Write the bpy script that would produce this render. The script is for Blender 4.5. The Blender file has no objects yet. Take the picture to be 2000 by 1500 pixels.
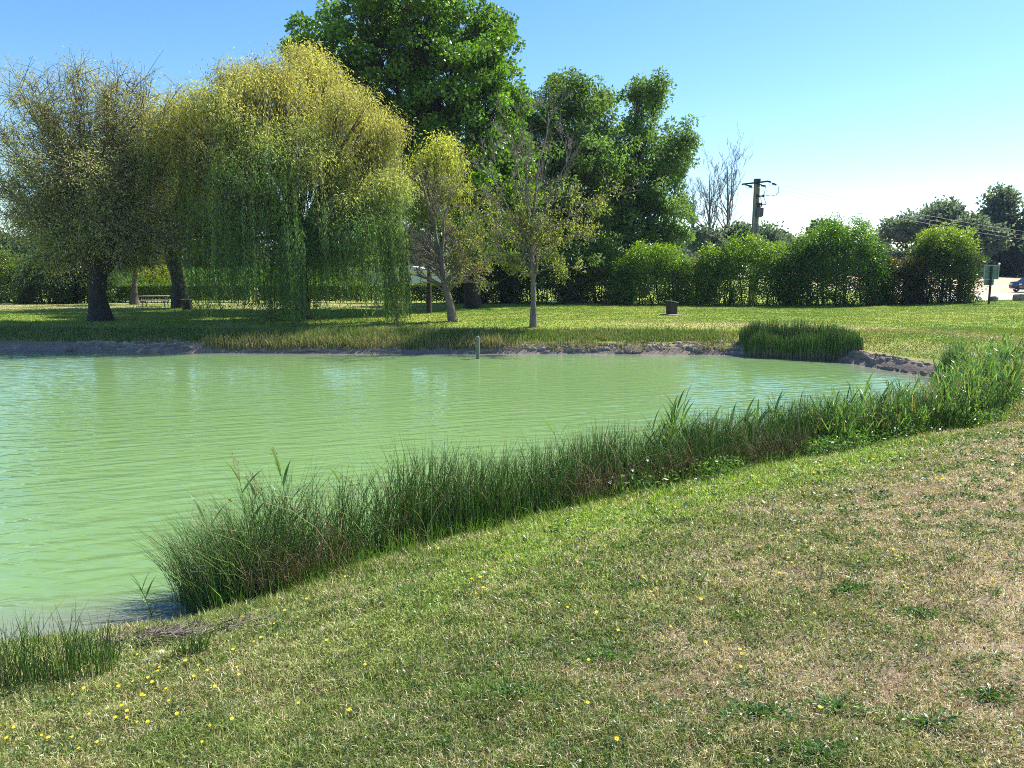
import bpy, math, random
import numpy as np
from mathutils import Vector, Matrix
R = math.radians
rng = np.random.default_rng(7)
random.seed(7)
sc = bpy.context.scene
# ------------------------------------------------------------ camera
EYE = 3.6; FPX = 1500.0; PITCH = math.atan(223 / 1500.0)
cam_d = bpy.data.cameras.new('camera'); cam = bpy.data.objects.new('camera', cam_d)
sc.collection.objects.link(cam); sc.camera = cam
cam.location = (0, 0, EYE); cam.rotation_euler = (math.pi / 2 - PITCH, 0, 0)
cam_d.sensor_width = 36; cam_d.lens = 36 * FPX / 2000; cam_d.clip_start = 0.1; cam_d.clip_end = 3000
# ------------------------------------------------------------ light
SUN_AZ, SUN_EL = 56, 50        # degrees right of straight ahead, above the horizon
w = bpy.data.worlds.new('World'); sc.world = w; w.use_nodes = True
nt = w.node_tree; nt.nodes.clear()
sky = nt.nodes.new('ShaderNodeTexSky'); sky.sky_type = 'NISHITA'; sky.sun_disc = False
sky.sun_elevation = R(SUN_EL); sky.sun_rotation = R(SUN_AZ); sky.air_density = 1.0; sky.dust_density = 0.3; sky.ozone_density = 3.0
bgn = nt.nodes.new('ShaderNodeBackground'); bgn.inputs[1].default_value = 0.1
wo = nt.nodes.new('ShaderNodeOutputWorld')
skh = nt.nodes.new('ShaderNodeHueSaturation'); skh.inputs['Saturation'].default_value = 1.25; skh.inputs['Hue'].default_value = 0.501; nt.links.new(sky.outputs[0], skh.inputs['Color']); nt.links.new(skh.outputs[0], bgn.inputs[0]); nt.links.new(bgn.outputs[0], wo.inputs[0])
sd_ = bpy.data.lights.new('sun', 'SUN'); sd_.energy = 5.0; sd_.angle = R(0.53); sd_.color = (1.0, 0.95, 0.86)
sun = bpy.data.objects.new('sun', sd_); sc.collection.objects.link(sun)
sv = Vector((math.sin(R(SUN_AZ)) * math.cos(R(SUN_EL)), math.cos(R(SUN_AZ)) * math.cos(R(SUN_EL)), math.sin(R(SUN_EL))))
sun.rotation_euler = sv.to_track_quat('Z', 'Y').to_euler()
sc.view_settings.view_transform = 'Standard'; sc.view_settings.look = 'None'
sc.view_settings.exposure = 1.1; sc.view_settings.gamma = 1.0
sc.cycles.max_bounces = 8; sc.cycles.diffuse_bounces = 5; sc.cycles.glossy_bounces = 2
sc.cycles.transmission_bounces = 5; sc.cycles.transparent_max_bounces = 4
sc.cycles.use_denoising = False; sc.cycles.filter_width = 1.0; sc.cycles.sample_clamp_direct = 3.0; sc.cycles.sample_clamp_indirect = 3.0
sc.cycles.caustics_reflective = False; sc.cycles.caustics_refractive = False

# ------------------------------------------------------------ numpy helpers
cP, sP = math.cos(PITCH), math.sin(PITCH)
def at(px, py, d):
    "point at depth d (metres straight ahead) seen at photo pixel"
    a = np.asarray(px, float); b = np.asarray(py, float)
    rx = a - 1000; ry = FPX * cP + (750 - b) * sP; rz = -FPX * sP + (750 - b) * cP
    t = np.asarray(d, float) / ry
    return np.stack([rx * t, ry * t, EYE + rz * t], -1)
def pxm(d): return np.asarray(d, float) / FPX      # metres per photo pixel at depth d

def _h(ix, iy, iz, s):
    n = (ix.astype(np.int64) * 374761393 + iy.astype(np.int64) * 668265263 + iz.astype(np.int64) * 2147483647 + s * 974634777) & 0x7fffffff
    n = ((n ^ (n >> 13)) * 1274126177) & 0x7fffffff
    n = ((n ^ (n >> 16)) * 668265263) & 0x7fffffff
    return ((n ^ (n >> 15)) & 0xffff) / 65535.0
def vn(x, y, z=None, s=0):
    x = np.asarray(x, float); y = np.asarray(y, float); z = np.zeros_like(x) if z is None else np.asarray(z, float)
    ix, iy, iz = np.floor(x), np.floor(y), np.floor(z)
    fx, fy, fz = x - ix, y - iy, z - iz
    fx = fx * fx * (3 - 2 * fx); fy = fy * fy * (3 - 2 * fy); fz = fz * fz * (3 - 2 * fz)
    ix, iy, iz = ix.astype(np.int64), iy.astype(np.int64), iz.astype(np.int64)
    def L(a, b, t): return a + (b - a) * t
    v = L(L(L(_h(ix, iy, iz, s), _h(ix + 1, iy, iz, s), fx), L(_h(ix, iy + 1, iz, s), _h(ix + 1, iy + 1, iz, s), fx), fy),
          L(L(_h(ix, iy, iz + 1, s), _h(ix + 1, iy, iz + 1, s), fx), L(_h(ix, iy + 1, iz + 1, s), _h(ix + 1, iy + 1, iz + 1, s), fx), fy), fz)
    return v * 2 - 1
def fb(x, y, z=None, s=0, o=3):
    t = 0; a = 1; k = 0
    for i in range(o):
        f = 2.03 ** i
        t = t + a * vn(x * f, y * f, None if z is None else z * f, s + i * 17); k += a; a *= 0.5
    return t / k
def ss(a, b, x):
    t = np.clip((x - a) / (b - a), 0, 1); return t * t * (3 - 2 * t)
def unit(v): return v / np.maximum(np.linalg.norm(v, axis=-1, keepdims=True), 1e-9)
def rdir(n, up=0.0):
    v = rng.normal(size=(n, 3)); v = unit(v); v[:, 2] += up; return unit(v)

def link(o, parent=None):
    sc.collection.objects.link(o)
    if parent is not None: o.parent = parent
    return o
def mesh(name, V, faces, mat, parent=None, col=None, smooth=False):
    """V (n,3); faces = list of (m,k) index arrays; col (n,3) colours"""
    me = bpy.data.meshes.new(name); V = np.ascontiguousarray(V, np.float32)
    if isinstance(faces, np.ndarray): faces = [faces]
    faces = [np.asarray(f, np.int32) for f in faces if len(f)]
    me.vertices.add(len(V)); me.vertices.foreach_set('co', V.ravel())
    lt = np.concatenate([f.ravel() for f in faces]); tot = np.concatenate([np.full(len(f), f.shape[1], np.int32) for f in faces])
    me.loops.add(len(lt)); me.loops.foreach_set('vertex_index', lt)
    me.polygons.add(len(tot)); st = np.concatenate([[0], np.cumsum(tot)[:-1]]).astype(np.int32)
    me.polygons.foreach_set('loop_start', st)
    try: me.polygons.foreach_set('loop_total', tot)
    except Exception: pass
    me.polygons.foreach_set('use_smooth', np.full(len(tot), smooth))
    if col is not None:
        a = me.color_attributes.new('col', 'FLOAT_COLOR', 'POINT')
        c = np.ones((len(V), 4), np.float32); c[:, :3] = col; a.data.foreach_set('color', c.ravel())
    me.update(calc_edges=True)
    if mat is not None: me.materials.append(mat)
    return link(bpy.data.objects.new(name, me), parent)
def tag(o, label=None, cat=None, group=None, kind=None):
    for k, v in (('label', label), ('category', cat), ('group', group), ('kind', kind)):
        if v: o[k] = v
    return o
def empty(name, loc=(0, 0, 0), rz=0.0):
    o = bpy.data.objects.new(name, None); o.location = loc; o.rotation_euler = (0, 0, rz); o.empty_display_size = 0.2
    return link(o)
def thing(name, label, cat, loc, rz=0.0, group=None): return tag(empty(name, loc, rz), label, cat, group)

class MB:
    "collects solid shapes into one mesh"
    def __init__(s): s.V = []; s.F = {}; s.n = 0
    def add(s, V, F):
        V = np.asarray(V, float)
        for f in F: s.F.setdefault(len(f), []).append([i + s.n for i in f])
        s.V.append(V); s.n += len(V); return s
    def box(s, c, d, rot=None, taper=1.0):
        c = np.array(c, float); h = np.array(d, float) / 2
        P = np.array([[x, y, z] for z in (-1, 1) for x, y in ((-1, -1), (1, -1), (1, 1), (-1, 1))], float)
        P[4:, :2] *= taper; P = P * h
        if rot is not None: P = P @ np.array(Matrix.Rotation(rot[1], 3, rot[0])).T
        return s.add(P + c, [(3, 2, 1, 0), (4, 5, 6, 7), (0, 1, 5, 4), (1, 2, 6, 5), (2, 3, 7, 6), (3, 0, 4, 7)])
    def tube(s, pts, r, n=8, cap=True):
        pts = np.array(pts, float); k = len(pts); r = np.broadcast_to(np.array(r, float), (k,))
        V, F = tubes(pts[None], r[None], n)
        base = s.n; s.add(V, [tuple(f) for f in F])
        if cap:
            s.F.setdefault(n, []).append([base + i for i in range(n)][::-1]); s.F[n].append([base + (k - 1) * n + i for i in range(n)])
        return s
    def lathe(s, c, prof, n=20):
        V = []; F = []
        for r_, z in prof:
            for i in range(n):
                a = 2 * math.pi * i / n; V.append((c[0] + r_ * math.cos(a), c[1] + r_ * math.sin(a), c[2] + z))
        for j in range(len(prof) - 1):
            for i in range(n): F.append((j * n + i, j * n + (i + 1) % n, (j + 1) * n + (i + 1) % n, (j + 1) * n + i))
        F.append(tuple(range(n))[::-1]); F.append(tuple((len(prof) - 1) * n + i for i in range(n)))
        return s.add(V, F)
    def build(s, name, mat, parent=None, smooth=False, bevel=0):
        o = mesh(name, np.concatenate(s.V), [np.array(v) for v in s.F.values()], mat, parent, smooth=smooth)
        if bevel:
            m = o.modifiers.new('b', 'BEVEL'); m.width = bevel; m.segments = 2; m.limit_method = 'ANGLE'
        return o
def tubes(P, Rr, n=5):
    "P (B,K,3), Rr (B,K) -> verts, quads"
    B, K, _ = P.shape
    T = unit(np.gradient(P, axis=1)); up = np.zeros_like(T); up[..., 2] = 1
    steep = np.abs(T[..., 2:3]).mean(axis=1, keepdims=True) > 0.85
    up = np.where(steep, np.array([1.0, 0, 0]), up)
    A = unit(np.cross(T, up)); Bn = np.cross(T, A)
    ang = np.arange(n) * 2 * math.pi / n
    ring = A[:, :, None] * np.cos(ang)[None, None, :, None] + Bn[:, :, None] * np.sin(ang)[None, None, :, None]
    V = (P[:, :, None] + ring * Rr[:, :, None, None]).reshape(-1, 3)
    b = (np.arange(B) * K * n)[:, None, None]; k = (np.arange(K - 1) * n)[None, :, None]; i = np.arange(n)[None, None]; j = (i + 1) % n
    F = np.stack([b + k + i, b + k + j, b + k + n + j, b + k + n + i], -1).reshape(-1, 4)
    return V, F
def leaves(P, D, L, W, col, fold=None):
    "diamond leaves: base point, direction, length, width, colour"
    n = len(P); D = unit(D); S = unit(np.cross(D, rdir(n)))
    L = np.broadcast_to(L, (n,))[:, None]; W = np.broadcast_to(W, (n,))[:, None]
    V = np.stack([P, P + D * L * .45 + S * W / 2, P + D * L, P + D * L * .45 - S * W / 2], 1).reshape(-1, 3)
    F = np.arange(n * 4).reshape(n, 4)
    return V, F, np.repeat(col, 4, 0)
def blades(P, H, W, lean, col, tipcol=None, az=None, sink=0.0):
    "bent grass blades, 5 verts each"
    n = len(P); az = rng.uniform(0, 2 * math.pi, n) if az is None else az
    fa = rng.uniform(0, 2 * math.pi, n)
    S = np.stack([np.cos(fa), np.sin(fa), np.zeros(n)], 1) * (W / 2)[:, None]
    dr = np.stack([np.cos(az), np.sin(az), np.zeros(n)], 1)
    up = np.array([0, 0, 1.0]); ln = lean[:, None]; Hh = H[:, None]
    M = P + Hh * .55 * (up * np.cos(ln * .5) + dr * np.sin(ln * .5)); T = M + Hh * .45 * (up * np.cos(ln * 1.4) + dr * np.sin(ln * 1.4))
    P0 = P - up * sink
    V = np.stack([P0 - S, P0 + S, M - S * .8, M + S * .8, T], 1).reshape(-1, 3)
    b = (np.arange(n) * 5)[:, None]
    F = np.concatenate([b + np.array([[0, 1, 3]]), b + np.array([[0, 3, 2]]), b + np.array([[2, 3, 4]])], 0)
    C = np.repeat(col, 5, 0)
    if tipcol is not None: C = C.reshape(n, 5, 3); C[:, 4] = tipcol; C = C.reshape(-1, 3)
    return V, F, C
def jit(base, n, amt=.18, hue=.08):
    c = np.broadcast_to(np.array(base, float), (n, 3)).copy()
    return np.clip(c * (1 + rng.normal(0, amt, (n, 1))) * (1 + rng.normal(0, hue, (n, 3))), 0.003, .9)
def cat(parts):
    Vs, Fs, Cs, o = [], [], [], 0
    for V, F, C in parts: Vs.append(V); Fs.append(F + o); Cs.append(C); o += len(V)
    return np.concatenate(Vs), np.concatenate(Fs), np.concatenate(Cs)

# ------------------------------------------------------------ materials
def mat(name, base=None, rough=.6, **kw):
    m = bpy.data.materials.new(name); m.use_nodes = True; p = m.node_tree.nodes['Principled BSDF']
    p.inputs['Roughness'].default_value = rough
    if base: p.inputs['Base Color'].default_value = (*base, 1)
    for k, v in kw.items(): p.inputs[k.replace('_', ' ')].default_value = v
    return m
def noisy(name, a, b, scale=6, rough=.7, bump=.3, dist=.02, stretch=(1, 1, 1), detail=6, metallic=0.0):
    m = mat(name, None, rough, Metallic=metallic); t = m.node_tree; p = t.nodes['Principled BSDF']
    tc = t.nodes.new('ShaderNodeTexCoord'); mp = t.nodes.new('ShaderNodeMapping'); mp.inputs['Scale'].default_value = stretch
    nz = t.nodes.new('ShaderNodeTexNoise'); nz.inputs['Scale'].default_value = scale; nz.inputs['Detail'].default_value = detail; nz.inputs['Roughness'].default_value = .65
    cr = t.nodes.new('ShaderNodeValToRGB'); cr.color_ramp.elements[0].color = (*a, 1); cr.color_ramp.elements[1].color = (*b, 1)
    cr.color_ramp.elements[0].position = .32; cr.color_ramp.elements[1].position = .68
    t.links.new(tc.outputs['Object'], mp.inputs[0]); t.links.new(mp.outputs[0], nz.inputs[0]); t.links.new(nz.outputs[0], cr.inputs[0]); t.links.new(cr.outputs[0], p.inputs['Base Color'])
    if bump:
        bp = t.nodes.new('ShaderNodeBump'); bp.inputs['Strength'].default_value = bump; bp.inputs['Distance'].default_value = dist
        t.links.new(nz.outputs[0], bp.inputs['Height']); t.links.new(bp.outputs[0], p.inputs['Normal'])
    return m
def leafmat(name, trans=.45, rough=.55, spec=.3):
    m = bpy.data.materials.new(name); m.use_nodes = True; t = m.node_tree; p = t.nodes['Principled BSDF']
    at_ = t.nodes.new('ShaderNodeAttribute'); at_.attribute_name = 'col'
    p.inputs['Roughness'].default_value = rough; p.inputs['Specular IOR Level'].default_value = spec
    t.links.new(at_.outputs['Color'], p.inputs['Base Color'])
    tr = t.nodes.new('ShaderNodeBsdfTranslucent')
    mx = t.nodes.new('ShaderNodeMixRGB'); mx.blend_type = 'MULTIPLY'; mx.inputs[0].default_value = 1; mx.inputs[2].default_value = (1.15, 1.2, .6, 1)
    t.links.new(at_.outputs['Color'], mx.inputs[1]); t.links.new(mx.outputs[0], tr.inputs[0])
    ms = t.nodes.new('ShaderNodeMixShader'); ms.inputs[0].default_value = trans
    t.links.new(p.outputs[0], ms.inputs[1]); t.links.new(tr.outputs[0], ms.inputs[2])
    t.links.new(ms.outputs[0], t.nodes['Material Output'].inputs[0])
    return m
M_leaf = leafmat('leaf', .5); M_grass = leafmat('grass_blade', .3, .5, .25); M_rush = leafmat('rush_stem', .2, .45, .35)
M_gloss = leafmat('glossy_leaf', .48, .38, .5)
M_bark = noisy('grey_bark', (.035, .028, .025), (.12, .10, .085), 9, .9, .9, .06, (1, 1, .25))
M_barkd = noisy('dark_bark', (.012, .010, .009), (.05, .04, .033), 8, .9, .9, .06, (1, 1, .25))
M_twig = noisy('twig_bark', (.07, .05, .035), (.16, .12, .085), 9, .85, .3)
M_pale = noisy('pale_twig', (.09, .07, .06), (.24, .20, .17), 12, .85, .5, .02, (1, 1, .3))

# ------------------------------------------------------------ terrain
SH = np.array([(-70, 1.5), (-30, 2.0), (-14, 4.4), (-8, 5.9), (-4.6, 6.95), (-3.6, 7.2), (-3.1, 7.55), (-2.6, 8.05), (-1.7, 8.95), (-.1, 10.3), (1.5, 11.45), (4.7, 13.5), (7, 14.9),
               (9.4, 16.3), (11.8, 19.2), (13.5, 22.2), (14.5, 25), (14.0, 26.6), (13.4, 28.2), (13.2, 30.0), (12.1, 31.5), (9.6, 32.7), (6, 32.9), (2, 33.2), (-4, 33.2), (-11, 33.3), (-18, 34.0), (-24, 34.6),
               (-32, 36), (-48, 39), (-70, 40)], float)
def smooth_poly(P, it=3):
    for _ in range(it):
        Q = [P[0]]
        for a, b in zip(P[:-1], P[1:]): Q += [a * .75 + b * .25, a * .25 + b * .75]
        Q.append(P[-1]); P = np.array(Q)
    return P
SHs = smooth_poly(SH)
SEG_A, SEG_B = SHs[:-1], SHs[1:]
def sdist(x, y):
    "signed distance to the shore, positive on land"
    x = np.asarray(x, float).ravel(); y = np.asarray(y, float).ravel(); out = np.full(len(x), 1e9); ins = np.zeros(len(x), bool)
    for (ax, ay), (bx, by) in zip(SEG_A, SEG_B):
        dx, dy = bx - ax, by - ay
        t = np.clip(((x - ax) * dx + (y - ay) * dy) / (dx * dx + dy * dy), 0, 1)
        out = np.minimum(out, (x - ax - t * dx) ** 2 + (y - ay - t * dy) ** 2)
        c = ((ay > y) != (by > y)); xi = ax + (y - ay) / (by - ay + 1e-12) * dx
        ins ^= c & (x > xi)
    ins ^= (y > SHs[0][1]) & (y < SHs[-1][1]) & (x > -70)
    d = np.sqrt(out); d = np.where(ins, -d, d)
    lim = x < -70
    return np.where(lim & (y > 1.5) & (y < 40), -10.0, d)
NP_X = [-12, -1.5, -.2, 0, .12, .6, 1.5, 3, 6, 9, 14, 40, 400]; NP_Z = [-1.6, -.5, -.06, 0.01, .07, .30, .58, 1.0, 1.62, 1.9, 2.05, 2.2, 2.2]
FP_X = [-12, -1.5, -.2, 0, .06, .35, .9, 2.6, 4.5, 20, 400]; FP_Z = [-1.6, -.5, -.06, 0.01, .16, .36, .5, .88, 1.0, 1.0, 1.0]
def gz(x, y, s=None, detail=True):
    x = np.asarray(x, float); y = np.asarray(y, float); shp = x.shape; x = x.ravel(); y = y.ravel()
    if s is None: s = sdist(x, y)
    s2 = s + (.12 * fb(x * 1.3, y * 1.3, s=3) + .05 * vn(x * 5, y * 5, s=9)) * ss(0, .3, np.abs(s)) 
    wn = 1 - ss(16.5, 24, y - .12 * (x - 10))
    z = wn * np.interp(s2, NP_X, NP_Z) + (1 - wn) * np.interp(s2, FP_X, FP_Z)
    z = z + 1.25 * ss(66, 115, y) + .35 * ss(18, 40, x) * (1 - wn)* ss(1, 6, s)
    if detail:
        z = z + (.03 * fb(x * .9, y * .9, s=21) + .02 * fb(x * 3, y * 3, s=22)) * ss(.5, 2, s) + .05 * fb(x * .25, y * .25, s=5) * ss(2, 6, s)
    return z.reshape(shp)
def gz1(x, y): return float(gz(np.array([x]), np.array([y]))[0])
def ground_at(px, py, z=None):
    "march the ray of a pixel to the ground"
    d = np.linspace(2, 160, 6000); P = at(np.full(6000, px), np.full(6000, py), d)
    g = gz(P[:, 0], P[:, 1]); i = np.argmax(P[:, 2] <= g)
    return float(P[i, 0]), float(P[i, 1]), float(g[i])

def dryness(x, y, s):
    q = s * .95 + .45 * x + 1.9 * fb(x * .55, y * .55, s=40) + 1.0 * fb(x * 2.1, y * 2.1, s=41)
    near = ss(4.2, 7.8, q)
    return near
TURF_G = np.array((.15, .235, .03)); TURF_Y = np.array((.28, .31, .06)); STRAW = np.array((.40, .32, .19)); PINK = np.array((.47, .36, .29)); SAND = np.array((.55, .45, .30))
def ground_col(x, y, s):
    n1 = fb(x * .35, y * .35, s=50); n2 = fb(x * 1.7, y * 1.7, s=51); n3 = fb(x * 7, y * 7, s=52, o=2)
    nearw = (1 - ss(16.5, 24, y - .12 * (x - 10)))[:, None]
    dn = dryness(x, y, s)[:, None]
    cn = (1 - dn) * np.array((.10, .095, .04)) + dn * np.array((.22, .16, .10))
    bare = ss(.1, .5, fb(x * .8, y * .8, s=44) + .3 * n2)[:, None] * dn
    cn = cn * (1 - bare) + np.array((.40, .31, .225)) * bare
    u = np.clip(.5 + .8 * n1 + .45 * n2, 0, 1)[:, None]
    far = TURF_G * (1 - u) + TURF_Y * u
    worn = (np.exp(-((s - 5.0 + .8 * n1) / 1.0) ** 2) * ss(3, 8, x) * .75)[:, None]
    far = far * (1 - worn) + np.array((.42, .33, .2)) * worn
    slope = (ss(0.2, .7, s) * (1 - ss(2.2, 3.2, s)))[:, None] * np.clip(.35 + .6 * n2, 0, .8)[:, None]
    far = far * (1 - slope) + np.array((.34, .28, .12)) * slope
    # dry ground under the trees and the sandy strips
    dry = (ss(49.5, 52, y) * (1 - ss(60, 63, y)) * (1 - ss(-14, -2, x)) * np.clip(.55 + .8 * n1, 0, 1))[:, None]
    far = far * (1 - dry) + SAND * dry
    park = (ss(57.5, 60, y + 1.5 * n1) * ss(33.5, 35.5, x + .8 * n2))[:, None]
    road = (ss(59.5, 60.2, y) * (1 - ss(69.5, 71, y)) * ss(33.5, 35.5, x))[:, None]
    far = far * (1 - park) + (np.array((.50, .38, .26)) * (1 - .25 * np.clip(n1, 0, 1)[:, None])) * park
    far = far * (1 - road) + np.array((.56, .53, .52)) * road
    c = cn * nearw + far * (1 - nearw)
    mud = (1 - ss(.25, .7, s + .15 * n2))[:, None]
    c = c * (1 - mud) + np.array((.23, .175, .15)) * mud
    return np.clip(c * (1 + .14 * n3[:, None]), .01, .8)
def axis(parts):
    out = []
    for a, b, st in parts: out += list(np.arange(a, b - 1e-6, st))
    out.append(parts[-1][1]); return np.array(out)
gx = axis([(-760, -200, 70), (-200, -60, 10), (-60, -30, .8), (-30, -10, .3), (-10, 17, .12), (17, 34, .25), (34, 60, 1), (60, 200, 10), (200, 760, 70)])
gy = axis([(-60, -4, 4), (-4, 1, .5), (1, 18, .11), (18, 42, .17), (42, 66, .4), (66, 130, 2), (130, 300, 17), (300, 900, 100)])
X, Y = np.meshgrid(gx, gy); s_ = sdist(X, Y); Z = gz(X.ravel(), Y.ravel(), s_)
nx, ny = len(gx), len(gy); idx = np.arange(nx * ny).reshape(ny, nx)
F = np.stack([idx[:-1, :-1], idx[:-1, 1:], idx[1:, 1:], idx[1:, :-1]], -1).reshape(-1, 4)
M_ground = bpy.data.materials.new('turf_soil'); M_ground.use_nodes = True
t = M_ground.node_tree; p = t.nodes['Principled BSDF']; p.inputs['Roughness'].default_value = .95; p.inputs['Specular IOR Level'].default_value = .15
a_ = t.nodes.new('ShaderNodeAttribute'); a_.attribute_name = 'col'
tc = t.nodes.new('ShaderNodeTexCoord')
n1 = t.nodes.new('ShaderNodeTexNoise'); n1.inputs['Scale'].default_value = 22; n1.inputs['Detail'].default_value = 8; n1.inputs['Roughness'].default_value = .75
n2 = t.nodes.new('ShaderNodeTexNoise'); n2.inputs['Scale'].default_value = 2.3; n2.inputs['Detail'].default_value = 5
hs = t.nodes.new('ShaderNodeHueSaturation')
mr = t.nodes.new('ShaderNodeMapRange'); mr.inputs[1].default_value = .3; mr.inputs[2].default_value = .7; mr.inputs[3].default_value = .55; mr.inputs[4].default_value = 1.45
mr2 = t.nodes.new('ShaderNodeMapRange'); mr2.inputs[1].default_value = .35; mr2.inputs[2].default_value = .65; mr2.inputs[3].default_value = .485; mr2.inputs[4].default_value = .515
bp = t.nodes.new('ShaderNodeBump'); bp.inputs['Strength'].default_value = .8; bp.inputs['Distance'].default_value = .03
for n_ in (n1, n2): t.links.new(tc.outputs['Object'], n_.inputs[0])
t.links.new(n1.outputs[0], mr.inputs[0]); t.links.new(n2.outputs[0], mr2.inputs[0]); t.links.new(a_.outputs['Color'], hs.inputs['Color']); t.links.new(mr.outputs[0], hs.inputs['Value']); t.links.new(mr2.outputs[0], hs.inputs['Hue'])
t.links.new(hs.outputs[0], p.inputs['Base Color']); t.links.new(n1.outputs[0], bp.inputs['Height']); t.links.new(bp.outputs[0], p.inputs['Normal'])
ground = mesh('ground', np.stack([X.ravel(), Y.ravel(), Z], 1), F, M_ground, col=ground_col(X.ravel(), Y.ravel(), s_), smooth=True)
tag(ground, kind='structure')

# water: one sheet, its body colour muddier where it is shallow
wx = axis([(-75, -10, 1.0), (-10, 16.5, .4)]); wy = axis([(1.2, 42, .4)])
WX, WY = np.meshgrid(wx, wy); ws = -sdist(WX, WY)
idx = np.arange(WX.size).reshape(WX.shape); F = np.stack([idx[:-1, :-1], idx[:-1, 1:], idx[1:, 1:], idx[1:, :-1]], -1).reshape(-1, 4)
k = (1 - ss(0.1, 1.6, ws + .4 * fb(WX.ravel() * .8, WY.ravel() * .8, s=60)))[:, None]
body = np.array((.152, .258, .095)) * (1 + .08 * fb(WX.ravel() * .13, WY.ravel() * .2, s=61))[:, None]
wc = body * (1 - k) + np.array((.17, .19, .14)) * k
M_water = bpy.data.materials.new('pond_water'); M_water.use_nodes = True
t = M_water.node_tree; p = t.nodes['Principled BSDF']; p.inputs['Roughness'].default_value = .02; p.inputs['IOR'].default_value = 1.333
a_ = t.nodes.new('ShaderNodeAttribute'); a_.attribute_name = 'col'; t.links.new(a_.outputs['Color'], p.inputs['Base Color'])
tc = t.nodes.new('ShaderNodeTexCoord')
def ripple(scale, rot, sx, sy, detail, dist):
    mp = t.nodes.new('ShaderNodeMapping'); mp.inputs['Rotation'].default_value = (0, 0, R(rot)); mp.inputs['Scale'].default_value = (sx, sy, 1)
    nz = t.nodes.new('ShaderNodeTexNoise'); nz.inputs['Scale'].default_value = scale; nz.inputs['Detail'].default_value = detail; nz.inputs['Distortion'].default_value = dist
    m0 = t.nodes.new('ShaderNodeMapping'); m0.inputs['Rotation'].default_value = (0, 0, R(rot)); mp.inputs['Rotation'].default_value = (0, 0, 0)
    t.links.new(tc.outputs['Object'], m0.inputs[0]); t.links.new(m0.outputs[0], mp.inputs[0]); t.links.new(mp.outputs[0], nz.inputs[0]); return nz.outputs[0]
r1 = ripple(2.4, -20, .30, 1.5, 1.5, .5); r2 = ripple(3.6, 9, .28, 1.35, 1.5, .4)
ad = t.nodes.new('ShaderNodeMath'); ad.operation = 'MULTIPLY_ADD'; ad.inputs[1].default_value = .6; t.links.new(r2, ad.inputs[0]); t.links.new(r1, ad.inputs[2])
bp = t.nodes.new('ShaderNodeBump'); bp.inputs['Strength'].default_value = 1.0; bp.inputs['Distance'].default_value = .03
sx_ = t.nodes.new('ShaderNodeSeparateXYZ'); mr_ = t.nodes.new('ShaderNodeMapRange'); mr_.inputs[1].default_value = 8; mr_.inputs[2].default_value = 27; mr_.inputs[3].default_value = .075; mr_.inputs[4].default_value = .020
t.links.new(tc.outputs['Object'], sx_.inputs[0]); t.links.new(sx_.outputs['Y'], mr_.inputs[0]); t.links.new(mr_.outputs[0], bp.inputs['Distance'])
t.links.new(ad.outputs[0], bp.inputs['Height']); t.links.new(bp.outputs[0], p.inputs['Normal'])
water = mesh('pond_water', np.stack([WX.ravel(), WY.ravel(), np.zeros(WX.size)], 1), F, M_water, col=wc, smooth=True)
tag(water, kind='structure')

# cracked clay lip along the water on the far side and the right
def along(a0, a1, step):
    P = smooth_poly(SH, 4); seg = np.linalg.norm(np.diff(P, axis=0), axis=1); L = np.concatenate([[0], np.cumsum(seg)])
    return P, L
PL, LL = along(0, 0, 0)
def s_of(x, y): return LL[np.argmin((PL[:, 0] - x) ** 2 + (PL[:, 1] - y) ** 2)]
l0, l1 = s_of(11.5, 18.8), s_of(-40, 37.5)
ls = np.arange(l0, l1, .045); px_ = np.interp(ls, LL, PL[:, 0]); py_ = np.interp(ls, LL, PL[:, 1])
tx = np.gradient(px_); ty = np.gradient(py_); nl = np.hypot(tx, ty); outx, outy = ty / nl, -tx / nl
ts = np.linspace(-.12, .95, 26)
LX = px_[None] + outx[None] * ts[:, None]; LY = py_[None] + outy[None] * ts[:, None]
LSg = np.broadcast_to(ls[None], LX.shape); TT = np.broadcast_to(ts[:, None], LX.shape)
wid = .75 + .3 * vn(LSg * .35, LSg * 0, s=70)
prof = np.interp(TT, [-.12, 0, .08, .3, .6, .95], [-.12, .03, .13, .30, .42, .47])
row = TT * 8 + .9 * vn(LSg * .8, TT * 0 + 2, s=78) + .35 * vn(LSg * 3, TT * 4, s=79); ri = np.floor(row); cc_ = LSg * (1.1 + _h(ri.astype(int), ri.astype(int) * 0, ri.astype(int) * 0, 5)) + _h(ri.astype(int), ri.astype(int) * 0 + 3, ri.astype(int) * 0, 6) * 9 + .5 * vn(LSg * 2.2, TT * 5, s=69); ci_ = np.floor(cc_)
hh_ = _h(ri.astype(int), ci_.astype(int), ri.astype(int) * 0, 8); edge = np.minimum(np.minimum(row - ri, 1 - row + ri) / 8, np.minimum(cc_ - ci_, 1 - cc_ + ci_) / 2.2)
crack = np.abs(fb(LSg * 1.6, TT * 7 + .6 * vn(LSg * 2, TT * 3, s=76), s=71, o=3)); ridge = fb(LSg * .9, TT * 6, s=73, o=4)
fade = ss(-.1, .05, TT) * (1 - ss(wid - .25, wid + .05, TT))
LZ = prof + (.15 * ridge + .05 * fb(LSg * 4, TT * 16, s=77, o=2) - .05 * (1 - ss(0, .14, crack)) + .06 * (hh_ - .35) - .06 * (1 - ss(0, .02, edge)) + .03) * fade - .14 * ss(wid - .1, wid + .15, TT)
mc = np.array((.30, .225, .185)) * (1 + .35 * fb(LSg * 3, TT * 12, s=75).ravel()[:, None]); mc = mc * (.55 + .45 * ss(0, .10, crack)).ravel()[:, None] * (.45 + .55 * ss(0, .03, edge)).ravel()[:, None] * (.75 + .5 * hh_).ravel()[:, None]
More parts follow.
